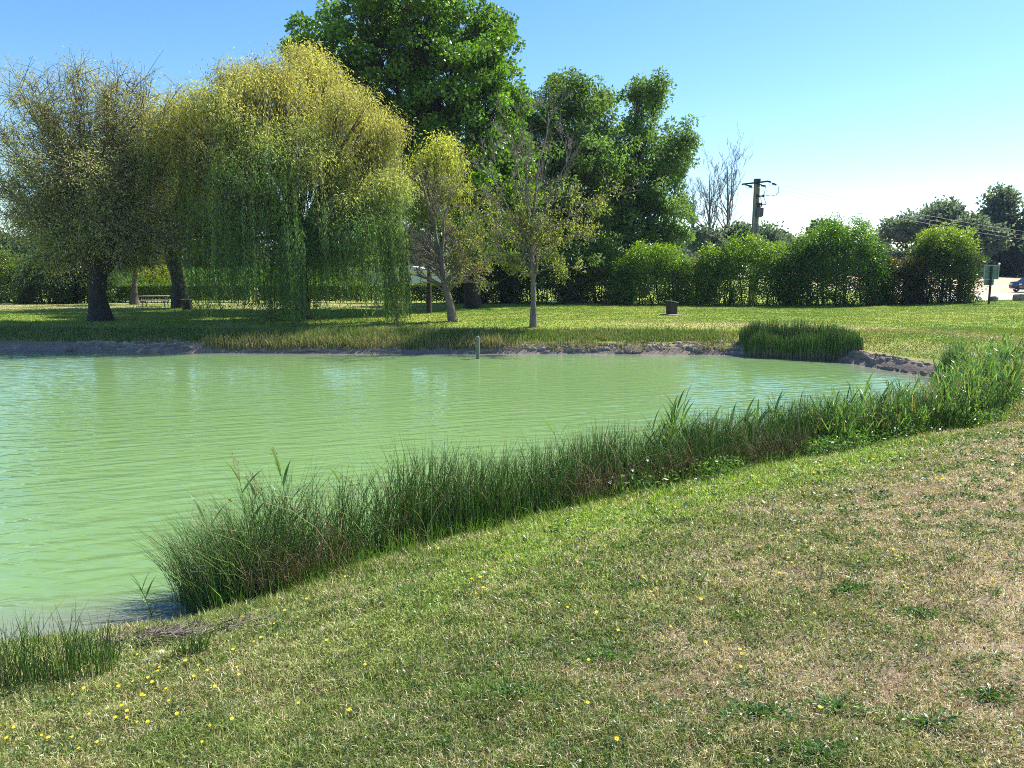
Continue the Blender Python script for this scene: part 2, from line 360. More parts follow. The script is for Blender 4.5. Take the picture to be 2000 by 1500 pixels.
wet = (1 - ss(.02, .1, LZ)).ravel()[:, None]; mc = mc * (1 - .45 * wet)
idx = np.arange(LX.size).reshape(LX.shape); F = np.stack([idx[:-1, :-1], idx[1:, :-1], idx[1:, 1:], idx[:-1, 1:]], -1).reshape(-1, 4)
M_mud = leafmat('dried_clay', 0.0, .9, .2)
tag(mesh('mud_bank', np.stack([LX.ravel(), LY.ravel(), LZ.ravel()], 1), F, M_mud, col=np.clip(mc, .02, .7), smooth=False), kind='structure')

# ------------------------------------------------------------ trees
def bez(a, b, c, K=6):
    "quadratic curves a->c bulging to b; arrays (n,3) -> (n,K,3)"
    t = np.linspace(0, 1, K)[None, :, None]
    return (1 - t) ** 2 * a[:, None] + 2 * t * (1 - t) * b[:, None] + t ** 2 * c[:, None]
def lobe(px, py, d, rx, ry, rd=None, n=40):
    m = pxm(d); return dict(c=at(px, py, d), r=np.array([rx * m, (rd if rd else min(rx, ry) * 1.05) * m, ry * m]), n=n)
def trunk_mesh(base, pts, radii, flare=1.5, n=12, sink=.25):
    P = [np.array(base, float) - (0, 0, sink)] + [np.array(q, float) for q in pts]
    P = np.array(P); r = np.array([radii[0] * flare] + list(radii[1:]) if len(radii) == len(P) else [radii[0] * flare] + list(radii), float)
    k = 14; u = np.linspace(0, 1, len(P)); uu = np.linspace(0, 1, k) ** 1.15
    Q = np.stack([np.interp(uu, u, P[:, i]) for i in range(3)], 1); rr = np.interp(uu, u, r)
    Q[1:-1] = (Q[:-2] + 2 * Q[1:-1] + Q[2:]) / 4
    V, F = tubes(Q[None], rr[None], n)
    c = np.repeat(Q, n, 0); dv = V - c
    f = 1 + .14 * vn(V[:, 0] * 3, V[:, 1] * 3, V[:, 2] * .8, s=80)[:, None]
    return c + dv * f, F
def make_tree(name, label, base, tpts, trad, lobes, leaf, lcol, bark, catg='tree', group=None, sig=.42, m=70, shell=.55, twigr=.02, limb_r=.11, upb=.1, droop=0.0, rag=.12, lm=None, colfn=None, core=.0, squash=.75, flare=1.5, attach=.5, showtwig=1.0, arch=.25):
    root = thing(name, label, catg, tuple(base), group=group)
    b = np.array(base, float); top = np.array(tpts[-1], float)
    V, F = trunk_mesh(b, tpts, trad, flare)
    mesh('trunk', V - b, F, bark, root, smooth=True)
    limbs, lr, tw, tr_, CL = [], [], [], [], []
    for lo in lobes:
        c, r_, n = lo['c'], lo['r'], lo['n']
        # limb from the trunk to the lobe
        tt = min(max((c[2] - b[2]) / max(top[2] - b[2], .1) - .45, .45), 1.0)
        pi = np.interp(tt * (len(tpts)), np.arange(len(tpts) + 1), np.arange(len(tpts) + 1))
        allp = np.array([b] + [np.array(q) for q in tpts]); st = np.array([np.interp(pi, np.arange(len(allp)), allp[:, i]) for i in range(3)])
        mid = (st + c) / 2 + np.array([0, 0, -.0 * np.linalg.norm(c - st)]) + (np.array([c[0], c[1], st[2]]) - (st + c) / 2) * arch + rng.normal(0, .25, 3)
        limbs.append(bez(st[None], mid[None], c[None], 9)[0]); lr.append(np.linspace(limb_r, limb_r * .35, 9))
        u = rdir(n, upb); rad = shell + (1 - shell) * rng.random(n) ** .6
        rad = np.where(rng.random(n) < core, rng.random(n) * shell, rad)
        C = c + u * r_ * rad[:, None] * (1 + rag * rng.normal(size=(n, 1)))
        CL.append(C)
        f = rng.uniform(attach, 1, n); k = f * 8; i0 = np.clip(k.astype(int), 0, 7); fr = (k - i0)[:, None]
        A = limbs[-1][i0] * (1 - fr) + limbs[-1][i0 + 1] * fr
        Mi = (A + C) / 2 + (C - A) * .1 + np.array([0, 0, 1]) * np.linalg.norm(C - A, axis=1)[:, None] * rng.uniform(-.02, .16, (n, 1))
        keep = rng.random(n) < showtwig
        tw.append(bez(A, Mi, C)[keep]); tr_.append(np.linspace(1, .25, 6)[None] * rng.uniform(.7, 1.3, (n, 1))[keep] * twigr)
    V1, F1 = tubes(np.array(limbs), np.array(lr), 7); V2, F2 = tubes(np.concatenate(tw), np.concatenate(tr_), 4)
    mesh('limbs', np.concatenate([V1, V2]) - b, np.concatenate([F1, F2 + len(V1)]), bark, root, smooth=True)
    CL = np.concatenate(CL); n = len(CL)
    mm = rng.poisson(m, n); ci = np.repeat(np.arange(n), mm); N = len(ci)
    sg = sig * rng.uniform(.65, 1.25, n)[ci][:, None]
    off = rng.normal(size=(N, 3)); off /= np.maximum(1, np.linalg.norm(off, axis=1, keepdims=True) / 1.7)
    P = CL[ci] + off * sg * np.array([1, 1, squash])
    D = unit(unit(off) * .6 + rng.normal(0, .6, (N, 3)) + np.array([0, 0, -droop]))
    col = jit(lcol, n, .16, .05)[ci] * (1 + rng.normal(0, .13, (N, 1)))
    if colfn is not None: col = colfn(P, col)
    V, F, C = leaves(P, D, leaf[0] * rng.uniform(.7, 1.3, N), leaf[1] * rng.uniform(.7, 1.3, N), np.clip(col, .004, .8))
    mesh('crown', V - b, F, lm or M_leaf, root, col=C)
    return root
def T(px, py, d): return at(px, py, d)
def base_at(px, d):
    p = at(px, 600, d); return np.array([p[0], d, gz1(p[0], d)])

# left willow: fan of upright stems with fine leaves
def fan_tree(name, label, base, fork, trad, lobes, nst, lcol, nl, leaf=(.19, .042), bark=M_barkd, sig=.16, colfn=None, tpl=28, stemr=.036, group=None, open_=.35):
    root = thing(name, label, 'tree', tuple(base), group=group); b = np.array(base, float); fork = np.array(fork, float)
    V, F = trunk_mesh(b, [b + (fork - b) * .5 + rng.normal(0, .05, 3), fork], trad, 1.7)
    mesh('trunk', V - b, F, M_barkd, root, smooth=True)  # dark bark colour stands in for shade on the trunk
    Pm, Rm, tips, wts = [], [], [], []
    tot = sum(l['n'] for l in lobes)
    for l in lobes:
        k = max(3, int(nst * l['n'] / tot)); u = rdir(k, .25)
        C = l['c'] + u * l['r'] * (rng.random((k, 1)) ** .45)
        s0 = fork + rng.normal(0, .16, (k, 3)) * np.array([1, 1, 1.2]) - np.array([0, 0, .2])
        h = C - s0; Mi = s0 + h * .45 + np.array([0, 0, 1]) * np.linalg.norm(h[:, :2], axis=1)[:, None] * .22
        Pm.append(bez(s0, Mi, C, 12)); Rm.append(np.linspace(1, .16, 12)[None] * rng.uniform(.5, 1.3, (k, 1)) * stemr)
        ll = np.repeat(np.arange(k), 9)
        tips.append(C)
    Pm = np.concatenate(Pm); Rm = np.concatenate(Rm); k = len(Pm)
    # side shoots along the stems
    ns = tpl; f = rng.uniform(.34, 1, (k, ns)) ** .8; kk = f * 11; i0 = np.clip(kk.astype(int), 0, 10); fr = (kk - i0)[..., None]
    ar = np.arange(k)[:, None]; A = Pm[ar, i0] * (1 - fr) + Pm[ar, i0 + 1] * fr
    dirn = unit(Pm[ar, i0 + 1] - Pm[ar, i0]); side = unit(rng.normal(size=A.shape))
    Ln = rng.uniform(.7, 1.9, (k, ns, 1))
    E = A + unit(dirn * .55 + side * .85 + np.array([0, 0, .05])) * Ln
    A, E = A.reshape(-1, 3), E.reshape(-1, 3); Mi = (A + E) / 2 + np.array([0, 0, .12]); tw = bez(A, Mi, E, 5)
    V1, F1 = tubes(Pm, Rm, 5); V2, F2 = tubes(tw, np.linspace(.016, .006, 5)[None].repeat(len(tw), 0), 3)
    mesh('limbs', np.concatenate([V1, V2]) - b, np.concatenate([F1, F2 + len(V1)]), bark, root, smooth=True)
    # leaves along shoots
    n = len(tw); mm = rng.poisson(nl, n); dens = ss(-.55, .35, fb(E[:, 0] * .45, E[:, 1] * .45, E[:, 2] * .45, s=91)) * (1 - open_) + open_
    mm = (mm * dens).astype(int); ci = np.repeat(np.arange(n), mm); N = len(ci); f = rng.uniform(.1, 1, N)[:, None]
    P = A[ci] * (1 - f) + E[ci] * f + rng.normal(0, sig, (N, 3)); D = unit(unit(E - A)[ci] * .5 + rng.normal(0, .5, (N, 3)) + np.array([0, 0, -.45]))
    col = jit(lcol, n, .16, .06)[ci] * (1 + rng.normal(0, .15, (N, 1)))
    if colfn is not None: col = colfn(P, col)
    V, F, C = leaves(P, D, leaf[0] * rng.uniform(.7, 1.3, N), leaf[1], np.clip(col, .004, .8))
    mesh('crown', V - b, F, M_leaf, root, col=C); return root
b = base_at(195, 39.8)
lw = [(60, 250, 80, 110, 6), (170, 215, 100, 90, 10), (270, 245, 80, 90, 8), (100, 360, 120, 110, 12), (215, 345, 120, 110, 12), (300, 350, 70, 90, 8), (200, 450, 150, 60, 10), (50, 450, 90, 60, 5), (-60, 300, 80, 120, 3), (330, 250, 60, 80, 5), (310, 470, 70, 50, 4), (150, 155, 70, 35, 6), (60, 185, 60, 40, 5), (250, 180, 60, 40, 5), (110, 510, 90, 28, 4), (240, 515, 60, 22, 3)]
def c_left(P, col):
    h = ss(5, 14, P[:, 2])[:, None]; v = fb(P[:, 0] * .5, P[:, 1] * .5, P[:, 2] * .5, s=33)[:, None]
    return col * (1 - .35 * h) + (np.array((.44, .38, .12)) * (1 + .3 * v)) * .35 * h
fan_tree('willow_tree', 'broad olive-grey willow with many upright stems on a thick dark trunk at the pond bank', b, T(192, 520, 39.8), (.42, .40, .46), [lobe(x, y, 39.8 + rng.uniform(-1.5, 2), rx, ry, min(rx, ry) * 1.2, n) for x, y, rx, ry, n in lw],
         260, (.42, .43, .19), 22, colfn=c_left, leaf=(.15, .04), bark=M_twig)
b = base_at(353, 53)
wl = [(380, 250, 80, 80, 8), (330, 330, 80, 90, 9), (430, 330, 80, 100, 9), (380, 420, 100, 70, 9), (300, 440, 60, 60, 5), (470, 430, 60, 70, 5)]
fan_tree('willow_tree', 'tall leaning willow with a thick blackish trunk behind the picnic table and bin', b, T(337, 500, 53.2), (.42, .40, .50), [lobe(x, y, 53 + rng.uniform(-2, 2), rx, ry, min(rx, ry) * 1.1, n) for x, y, rx, ry, n in wl],
         90, (.27, .29, .09), 30, leaf=(.24, .055))

# weeping willows
def weeping(name, label, base, tpts, trad, lobes, nstr, endz, topcol, botcol, zt, per=30, leaf=(.2, .05), crown_m=55, sig=.4):
    root = thing(name, label, 'tree', tuple(base)); b = np.array(base, float)
    V, F = trunk_mesh(b, tpts, trad, 1.6); mesh('trunk', V - b, F, M_barkd, root, smooth=True)
    top = np.array(tpts[-1]); L_, Lr = [], []
    for l in lobes:
        for q in range(2):
            c = l['c'] + rng.normal(0, .3, 3) * l['r']; mid = top * .5 + c * .5 + np.array([0, 0, .12 * np.linalg.norm(c - top)])
            L_.append(bez(top[None], mid[None], c[None], 9)[0]); Lr.append(np.linspace(.16, .03, 9))
    def cf(P, col):
        col = col * (1 + .3 * fb(P[:, 0] * .9, P[:, 1] * .9, P[:, 2] * .5, s=46))[:, None]
        g = ss(zt[0], zt[1], P[:, 2] + 4.5 * fb(P[:, 0] * .45, P[:, 1] * .5, P[:, 2] * .5, s=44))[:, None]
        return (np.array(botcol) * (1 - g) + np.array(topcol) * g) * col
    # bushy top
    CL = np.concatenate([l['c'] + rdir(l['n'], .55) * l['r'] * (.66 + .3 * rng.random((l['n'], 1)) ** .5) for l in lobes]); n = len(CL); lt_ = np.concatenate([np.full(l['n'], rng.uniform(.72, 1.22)) for l in lobes])
    tw = bez(np.repeat(top[None], n, 0) * .35 + CL * .65 - np.array([0, 0, .4]), CL * .85 + top * .15 + np.array([0, 0, .4]), CL, 5)
    ci = np.repeat(np.arange(n), crown_m); N = len(ci); off = rng.normal(size=(N, 3)) * sig * np.array([1, 1, .8])
    P = CL[ci] + off; D = unit(unit(off) * .5 + rng.normal(0, .45, (N, 3)) + np.array([0, 0, -.7]))
    col = lt_[ci][:, None] * np.clip(1 + rng.normal(0, .17, (n, 1))[ci] + rng.normal(0, .15, (N, 1)), .4, 1.7) * np.ones(3)
    A = leaves(P, D, leaf[0] * rng.uniform(.7, 1.3, N), leaf[1], np.clip(cf(P, col), .005, .8))
    # strands
    w_ = np.array([l['n'] for l in lobes], float); li = rng.choice(len(lobes), nstr, p=w_ / w_.sum())
    Cc = np.array([l['c'] for l in lobes])[li]; Rr = np.array([l['r'] for l in lobes])[li]
    u = rdir(nstr, .2); S = Cc + u * Rr * rng.uniform(.75, 1.05, (nstr, 1))
    if len(lobes) > 8:
        for xa, xb, ya, yb, dd, q in ((540, 606, 430, 500, 36.6, 170), (735, 796, 400, 480, 38.5, 170), (640, 670, 440, 490, 37.5, 60), (455, 490, 440, 500, 37.5, 70)): S = np.concatenate([S, at(rng.uniform(xa, xb, q), rng.uniform(ya, yb, q), dd + rng.normal(0, .35, q))])
    nstr = len(S)
    grp = vn(S[:, 0] * 1.6, S[:, 1] * 1.6, s=55)
    kp = (S[:, 2] > zt[1] - 3) | (vn(S[:, 0] * 1.1, S[:, 1] * 1.1, s=59) > -.28); S, grp = S[kp], grp[kp]; nstr = len(S)
    S[:, :2] += .5 * np.stack([vn(S[:, 0] * 1.9, S[:, 1] * 1.9, s=56), vn(S[:, 0] * 1.9, S[:, 1] * 1.9, s=57)], 1)
    pxs = 1000 + S[:, 0] / S[:, 1] * FPX
    ez = endz(pxs, S) + 1.5 * grp + rng.normal(0, .5, nstr); Ls = np.clip(S[:, 2] - ez, .8, 1e9) 
    short = rng.random(nstr) < .38; Ls = np.where(short, Ls * rng.uniform(.15, .8, nstr), Ls * rng.uniform(.85, 1.0, nstr)); Ls = np.minimum(Ls, np.where(S[:, 2] > zt[1] - 2.5, rng.uniform(.8, 3.5, nstr) , rng.uniform(6.0, 13, nstr)))
    K = 10; t = np.linspace(0, 1, K)[None]; od = unit((S - top) * np.array([1, 1, 0]))
    O = od[:, None] * (np.minimum(.5, Ls * .12)[:, None] * (1 - (1 - t) ** 2))[..., None]
    St = S[:, None] + O; St[..., 2] -= Ls[:, None] * t ** 1.08; St[..., 0] += .12 * vn(t * 3 + S[:, :1] * 5, S[:, 1:2] * 5 + t, s=58) * t; 
    mm = np.maximum(6, (per * Ls / 3.0).astype(int)); ci = np.repeat(np.arange(nstr), mm); N = len(ci); f = rng.uniform(0, 1, N) * (K - 1); i0 = np.clip(f.astype(int), 0, K - 2); fr = (f - i0)[:, None]
    P = St[ci, i0] * (1 - fr) + St[ci, i0 + 1] * fr + rng.normal(0, .035, (N, 3)); D = unit(rng.normal(0, .33, (N, 3)) + np.array([0, 0, -1]))
    sc_ = np.clip(1 + rng.normal(0, .15, (nstr, 1)), .5, 1.6)[ci] * np.ones(3) * (1 + rng.normal(0, .12, (N, 1)))
    B = leaves(P, D, leaf[0] * rng.uniform(.8, 1.3, N), leaf[1] * .9, np.clip(cf(P, sc_), .005, .8))
    V1, F1 = tubes(np.array(L_), np.array(Lr), 6); V2, F2 = tubes(tw, np.linspace(.035, .012, 5)[None].repeat(n, 0), 3)
    V3, F3 = tubes(St[::3], np.full((len(St[::3]), K), .007), 3)
    mesh('limbs', np.concatenate([V1, V2, V3]) - b, np.concatenate([F1, F2 + len(V1), F3 + len(V1) + len(V2)]), M_twig, root, smooth=True)
    V, F, C = cat([A]); mesh('crown', V - b, F, M_leaf, root, col=C)
    V, F, C = B; mesh('hanging_strands', V - b, F, M_leaf, root, col=C)
    return root
def ez1(pxs, S):
    py = np.interp(pxs, [330, 370, 420, 480, 520, 545, 600, 625, 660, 700, 725, 760, 795, 830], [470, 560, 600, 590, 600, 650, 645, 575, 545, 580, 615, 625, 600, 500])
    return EYE - (py - 527) / FPX * S[:, 1] 
b = base_at(592, 40.5)
ww = [(600, 210, 95, 85, 60), (520, 240, 100, 85, 60), (680, 290, 80, 90, 55), (430, 290, 85, 85, 50), (560, 340, 150, 90, 80), (705, 350, 70, 80, 50), (440, 390, 85, 80, 50), (620, 400, 120, 80, 60), (600, 135, 50, 38, 22), (535, 165, 40, 40, 14), (330, 290, 45, 40, 14), (700, 440, 75, 60, 36), (490, 455, 95, 50, 30), (600, 500, 60, 40, 16), (470, 190, 60, 50, 18), (745, 300, 30, 45, 14), (575, 470, 60, 45, 34), (760, 400, 35, 60, 34), (400, 470, 50, 50, 24), (640, 500, 70, 30, 24), (425, 225, 70, 50, 26), (480, 170, 45, 36, 16), (345, 250, 55, 50, 20), (690, 225, 45, 42, 18), (745, 265, 35, 35, 14), (310, 300, 35, 35, 12)]
weeping('weeping_willow', 'large golden-topped weeping willow with green curtains of strands hanging to the bank', b, [T(590, 540, 40.6), T(585, 470, 41)], (.30, .28, .30), [lobe(x, y, 40.5 + rng.uniform(-2.2, 2.2), rx, ry, min(rx, ry) * 1.25, n) for x, y, rx, ry, n in ww],
        3300, ez1, (.46, .43, .13), (.17, .27, .085), (5.0, 12.0), crown_m=165, sig=.40, leaf=(.16, .045))
def ez2(pxs, S):
    py = np.interp(pxs, [760, 800, 830, 870, 900, 930], [500, 560, 520, 450, 440, 420]); return EYE - (py - 527) / FPX * S[:, 1]
b = base_at(838, 46)
weeping('weeping_willow', 'smaller yellow-green weeping willow with a rounded top, seen behind the leaning bare-twigged tree', b, [T(838, 530, 46), T(840, 420, 46)], (.12, .11, .1), [lobe(x, y, 46 + rng.uniform(-1, 1), rx, ry, min(rx, ry) * 1.2, n) for x, y, rx, ry, n in [(865, 312, 42, 40, 34), (835, 350, 45, 45, 30), (880, 370, 30, 50, 20), (815, 420, 35, 50, 18)]],
        420, ez2, (.42, .44, .09), (.14, .26, .07), (5.0, 10), crown_m=60, sig=.33)

# big dark tree behind, crown leaving the top of the picture
b = base_at(925, 53)
bl = [(800, 5, 110, 70), (710, 60, 80, 75), (640, 95, 62, 55), (605, 105, 35, 32), (885, 60, 85, 80), (960, 60, 32, 40), (975, 120, 40, 75), (870, 170, 110, 90), (770, 170, 100, 90), (700, 190, 70, 60), (960, 220, 60, 80), (850, 280, 120, 80), (930, 340, 85, 80), (840, 370, 90, 70), (945, 430, 70, 70), (880, 470, 80, 60), (770, 270, 60, 60), (1000, 290, 30, 60), (1005, 210, 28, 45), (1010, 370, 30, 50), (800, 100, 110, 80)]
make_tree('plane_tree', 'tallest dark green broadleaf tree behind the weeping willow, crown cut by the photo top', b, [T(915, 480, 52.8), T(880, 330, 52), T(845, 150, 52)], (.42, .36, .28, .14), [lobe(x, y, 52 + rng.uniform(-1.5, 2.5), rx, ry, min(rx, ry) * 1.25, int(10 + rx * ry / 190)) for x, y, rx, ry in bl],
          (.27, .18), (.125, .235, .025), M_barkd, sig=.46, m=130, shell=.5, squash=.6, rag=.17, lm=M_gloss, limb_r=.15, twigr=.03)
# two ash-like trees to the right of it
def ash(px, d, lobes, label, tp, m=95):
    b = base_at(px, d)
    return make_tree('ash_tree', label, b, [T(*q, d) for q in tp], (.36, .30, .22, .10)[:len(tp) + 1], [lobe(x, y, d + rng.uniform(-2, 2), rx, ry, min(rx, ry) * 1.2, int(9 + rx * ry / 120)) for x, y, rx, ry in lobes],
              (.30, .13), (.13, .22, .055), M_barkd, sig=.42, m=m, shell=.3, rag=.28, droop=.35, limb_r=.14, twigr=.03, core=.12)
ash(1118, 62, [(1090, 330, 120, 110), (1110, 200, 55, 45), (1060, 240, 50, 55), (1150, 215, 35, 45), (1110, 290, 90, 60), (1040, 330, 60, 70), (1165, 320, 50, 60), (1090, 400, 90, 60), (1170, 430, 70, 60), (1060, 470, 80, 50), (1140, 500, 90, 40), (1000, 420, 40, 60), (1085, 165, 22, 20), (1128, 165, 18, 22), (1015, 255, 40, 50), (995, 330, 45, 60), (1180, 190, 20, 25), (1185, 260, 22, 28)],
    'dark green ash tree on a straight trunk between the bushes, with a narrow twin-peaked crown', [(1119, 520), (1125, 400), (1120, 260)])
ash(1232, 65, [(1235, 370, 95, 110), (1262, 205, 38, 42), (1255, 260, 55, 50), (1310, 290, 38, 28), (1285, 330, 60, 50), (1220, 330, 50, 55), (1240, 400, 80, 50), (1290, 400, 45, 45), (1210, 460, 70, 50), (1270, 460, 60, 40), (1290, 500, 45, 30), (1230, 510, 60, 30), (1190, 390, 40, 50), (1195, 300, 42, 50), (1192, 345, 50, 50), (1335, 275, 24, 16), (1325, 320, 26, 20), (1330, 400, 26, 26), (1325, 450, 28, 18), (1285, 175, 18, 22), (1245, 180, 14, 18)],
    'spreading ash tree with an open ragged crown reaching furthest toward the bare trees', [(1230, 520), (1222, 440), (1235, 330)])

# recursive bare branching
def grow(P0, D0, L, r, lev, out, tips, spread=.55, up=.25, kids=4, dec=.62, wig=.12):
    K = 6; P = [np.array(P0, float)]; D = unit(np.array(D0, float))
    for i in range(K - 1): D = unit(D + rng.normal(0, wig, 3) + np.array([0, 0, up * .15])); P.append(P[-1] + D * L / (K - 1))
    P = np.array(P); out.append((P, np.linspace(r, r * .38, K)))
    if lev == 0: tips.append(P); return
    for j in range(kids):
        f = rng.uniform(.3, 1); i = min(int(f * 5), 4); q = P[i] * (1 - (f * 5 - i)) + P[i + 1] * (f * 5 - i)
        d = unit(P[i + 1] - P[i]); sd = unit(np.cross(d, rng.normal(size=3))); nd = unit(d + sd * spread * rng.uniform(.6, 1.5) + np.array([0, 0, up]))
        grow(q, nd, L * dec * rng.uniform(.7, 1.2), r * (1 - f * .55) * .62, lev - 1, out, tips, spread, up, kids, dec, wig)
def bare(name, label, base, mains, lev=3, kids=4, leafn=0, lcol=(.2, .17, .04), m_=None, group=None, spread=.5, up=.25, dec=.6, catg='tree', leaf=(.16, .045), leafsig=.14, rmin=.008, leaffn=None):
    "mains: list of (points, radii, child count, child length)"
    root = thing(name, label, catg, tuple(base), group=group); b = np.array(base, float); out, tips = [], []
    V, F = trunk_mesh(b, mains[0][0], mains[0][1], 1.35, 10, .15); mesh('trunk', V - b, F, m_, root, smooth=True)
    for mi, (pts, rad, nk, Lk) in enumerate(mains):
        P = np.array([b] + list(pts)) if mi == 0 else np.array(pts, float); u = np.linspace(0, 1, len(P)); uu = np.linspace(0, 1, 12)
        Q = np.stack([np.interp(uu, u, P[:, i]) for i in range(3)], 1); Q[1:-1] += rng.normal(0, .05, (10, 3)); rr = np.interp(uu, np.linspace(0, 1, len(rad)), rad)
        if mi: out.append((Q[::2], rr[::2])); 
        lo = .45 if mi == 0 else .2
        for j in range(nk):
            f = rng.uniform(lo, 1); i = min(int(f * 11), 10); d = unit(Q[i + 1] - Q[i]); sd = unit(np.cross(d, rng.normal(size=3)))
            grow(Q[i], unit(d * .8 + sd * spread * 1.5 + np.array([0, 0, up])), Lk * rng.uniform(.6, 1.2), rr[i] * .5, lev - 1, out, tips, spread, up, kids, dec)
    Pm = np.array([o[0] for o in out]); Rm = np.maximum(np.array([o[1] for o in out]), rmin); V, F = tubes(Pm, Rm, 4)
    mesh('branches', V - b, F, m_, root, smooth=True)
    if leafn:
        TP = np.array(tips); n = len(TP); dens = ss(-.5, .3, fb(TP[:, 3, 0] * .6, TP[:, 3, 1] * .6, TP[:, 3, 2] * .6, s=31)) if leaffn is None else leaffn(TP[:, 3])
        mm = (rng.poisson(leafn, n) * dens).astype(int); ci = np.repeat(np.arange(n), mm); N = len(ci); f = rng.uniform(0, 5, N); i0 = np.clip(f.astype(int), 0, 4); fr = (f - i0)[:, None]
        P = TP[ci, i0] * (1 - fr) + TP[ci, i0 + 1] * fr + rng.normal(0, leafsig, (N, 3)); D = unit(rng.normal(0, .5, (N, 3)) + np.array([0, 0, -.5]))
        col = jit(lcol, n, .2, .08)[ci] * (1 + rng.normal(0, .15, (N, 1)))
        V, F, C = leaves(P, D, leaf[0] * rng.uniform(.7, 1.3, N), leaf[1], np.clip(col, .005, .8)); mesh('foliage', V - b, F, M_leaf, root, col=C)
    return root
d = 38.9; b = base_at(885, d)
def pl(d, *q): return [T(x, y, d + z) for x, y, z in q]
bare('leaning_tree', 'half-dead tree with a leaning trunk, bare twigs one side, olive leaves the other', b,
     [(pl(d, (878, 590, 0), (866, 545, 0), (860, 480, 0)), (.20, .175, .15, .09), 26, 1.5),
      (pl(d, (862, 500, 0), (850, 430, .3), (832, 380, .6), (822, 335, .8)), (.09, .05, .03, .012), 13, 1.1),
      (pl(d, (862, 500, 0), (868, 430, -.2), (890, 370, -.4), (905, 350, -.4)), (.09, .05, .02, .01), 12, 1.1),
      (pl(d, (864, 520, 0), (835, 490, -.5), (815, 470, -.9)), (.05, .03, .012), 12, .9), (pl(d, (864, 520, 0), (838, 510, .5), (812, 505, .9)), (.05, .03, .012), 12, .8),
      (pl(d, (866, 530, 0), (900, 500, -.4), (930, 480, -.7)), (.05, .03, .012), 14, 1.0), (pl(d, (868, 540, 0), (905, 535, .3), (935, 530, .5)), (.05, .03, .012), 14, .9),
      (pl(d, (862, 500, 0), (890, 450, .4), (925, 400, .8)), (.06, .03, .012), 12, 1.0)],
     lev=3, kids=4, leafn=4.5, lcol=(.27, .28, .07), m_=M_pale, spread=.6, up=.1, rmin=.006, leaffn=lambda P: np.where(1000 + P[:, 0] / P[:, 1] * FPX > 868, 1.0, .12) * ss(-.5, .2, fb(P[:, 0], P[:, 1], P[:, 2], s=32)))
d = 36.4; b = base_at(1042, d)
bare('sparse_tree', 'small thin-crowned tree with upright bare branches and yellowish sparse leaves at the bank edge', b,
     [(pl(d, (1042, 590, 0), (1041, 540, 0), (1037, 480, 0), (1035, 455, 0)), (.15, .13, .12, .11, .10), 26, 1.3),
      (pl(d, (1036, 470, 0), (1018, 380, .2), (1008, 300, .4), (1000, 245, .5)), (.075, .05, .03, .01), 13, 1.1),
      (pl(d, (1036, 470, 0), (1045, 370, -.2), (1062, 280, -.4), (1075, 205, -.5)), (.075, .05, .03, .01), 14, 1.1),
      (pl(d, (1036, 475, 0), (1000, 420, -.5), (965, 350, -1), (955, 310, -1.1)), (.07, .04, .02, .01), 13, 1.1),
      (pl(d, (1036, 465, 0), (1070, 400, .4), (1100, 330, .9), (1120, 280, 1.1)), (.07, .04, .02, .01), 13, 1.1),
      (pl(d, (1036, 475, 0), (1090, 440, -.6), (1140, 400, -1.2), (1185, 385, -1.5)), (.06, .04, .02, .01), 14, 1.0),
      (pl(d, (1038, 490, 0), (990, 450, .6), (940, 420, 1.1)), (.06, .035, .012), 14, 1.0), (pl(d, (1038, 500, 0), (1085, 480, .4), (1130, 455, .8)), (.05, .03, .012), 14, .9),
      (pl(d, (1040, 520, 0), (1000, 500, -.5), (965, 480, -.9)), (.05, .03, .012), 12, .9), (pl(d, (1036, 465, 0), (1025, 350, .1), (1030, 290, .2)), (.05, .03, .012), 12, 1.0),
      (pl(d, (1041, 540, 0), (1075, 520, -.3), (1105, 525, -.5)), (.04, .025, .01), 10, .8), (pl(d, (1041, 540, 0), (1010, 525, -.2), (990, 540, -.3)), (.04, .025, .01), 9, .8)],
     lev=3, kids=4, leafn=4, lcol=(.29, .33, .07), m_=M_pale, spread=.45, up=.18, rmin=.006, leaf=(.15, .05), leaffn=lambda P: (.12 + .88 * ss(10.2, 6.0, P[:, 2]) if False else .15 + 1.3 * (1 - ss(6.0, 8.5, P[:, 2]))) * ss(-.5, .2, fb(P[:, 0], P[:, 1], P[:, 2], s=32)))
# low drooping sprays on its trunk are part of the same tree; bare poplars far behind
def bare_far(px, ytop, d, w, label, lean=0):
    b = base_at(px, d); z = at(px, ytop, d)[2]; H = z - b[2]
    mains = [([T(px + lean * .4, 480, d), T(px + lean * .7, 420, d), T(px + lean, ytop + 25, d)], (.30, .22, .13, .03), 9, H * .24)]
    for k_ in range(5):
        x1 = px + lean * .6 + rng.uniform(-1, 1) * w; mains.append(([T(px + lean * .5, 460 - k_ * 14, d), T((px + x1) / 2 + lean * .3, 425 - k_ * 12, d + 1), T(x1, ytop + rng.uniform(15, 70), d + 1)], (.10, .06, .02), 6, H * .16))
    return bare('bare_tree', label, b, mains, lev=3, kids=3, m_=M_far, spread=.42, up=.3, rmin=.016, group='leafless trees behind the far wood')
M_far = noisy('weathered_bark', (.10, .09, .085), (.19, .17, .16), 3, .9, .2)
bare_far(1386, 315, 110, 26, 'leafless tree with a pale straight trunk, middle one of the three bare trees')
bare_far(1421, 300, 112, 34, 'tallest leafless tree, the bare one nearest the utility pole')
bare_far(1372, 372, 108, 12, 'thin bare tree leaning away, smallest of the three leafless ones', lean=-34)

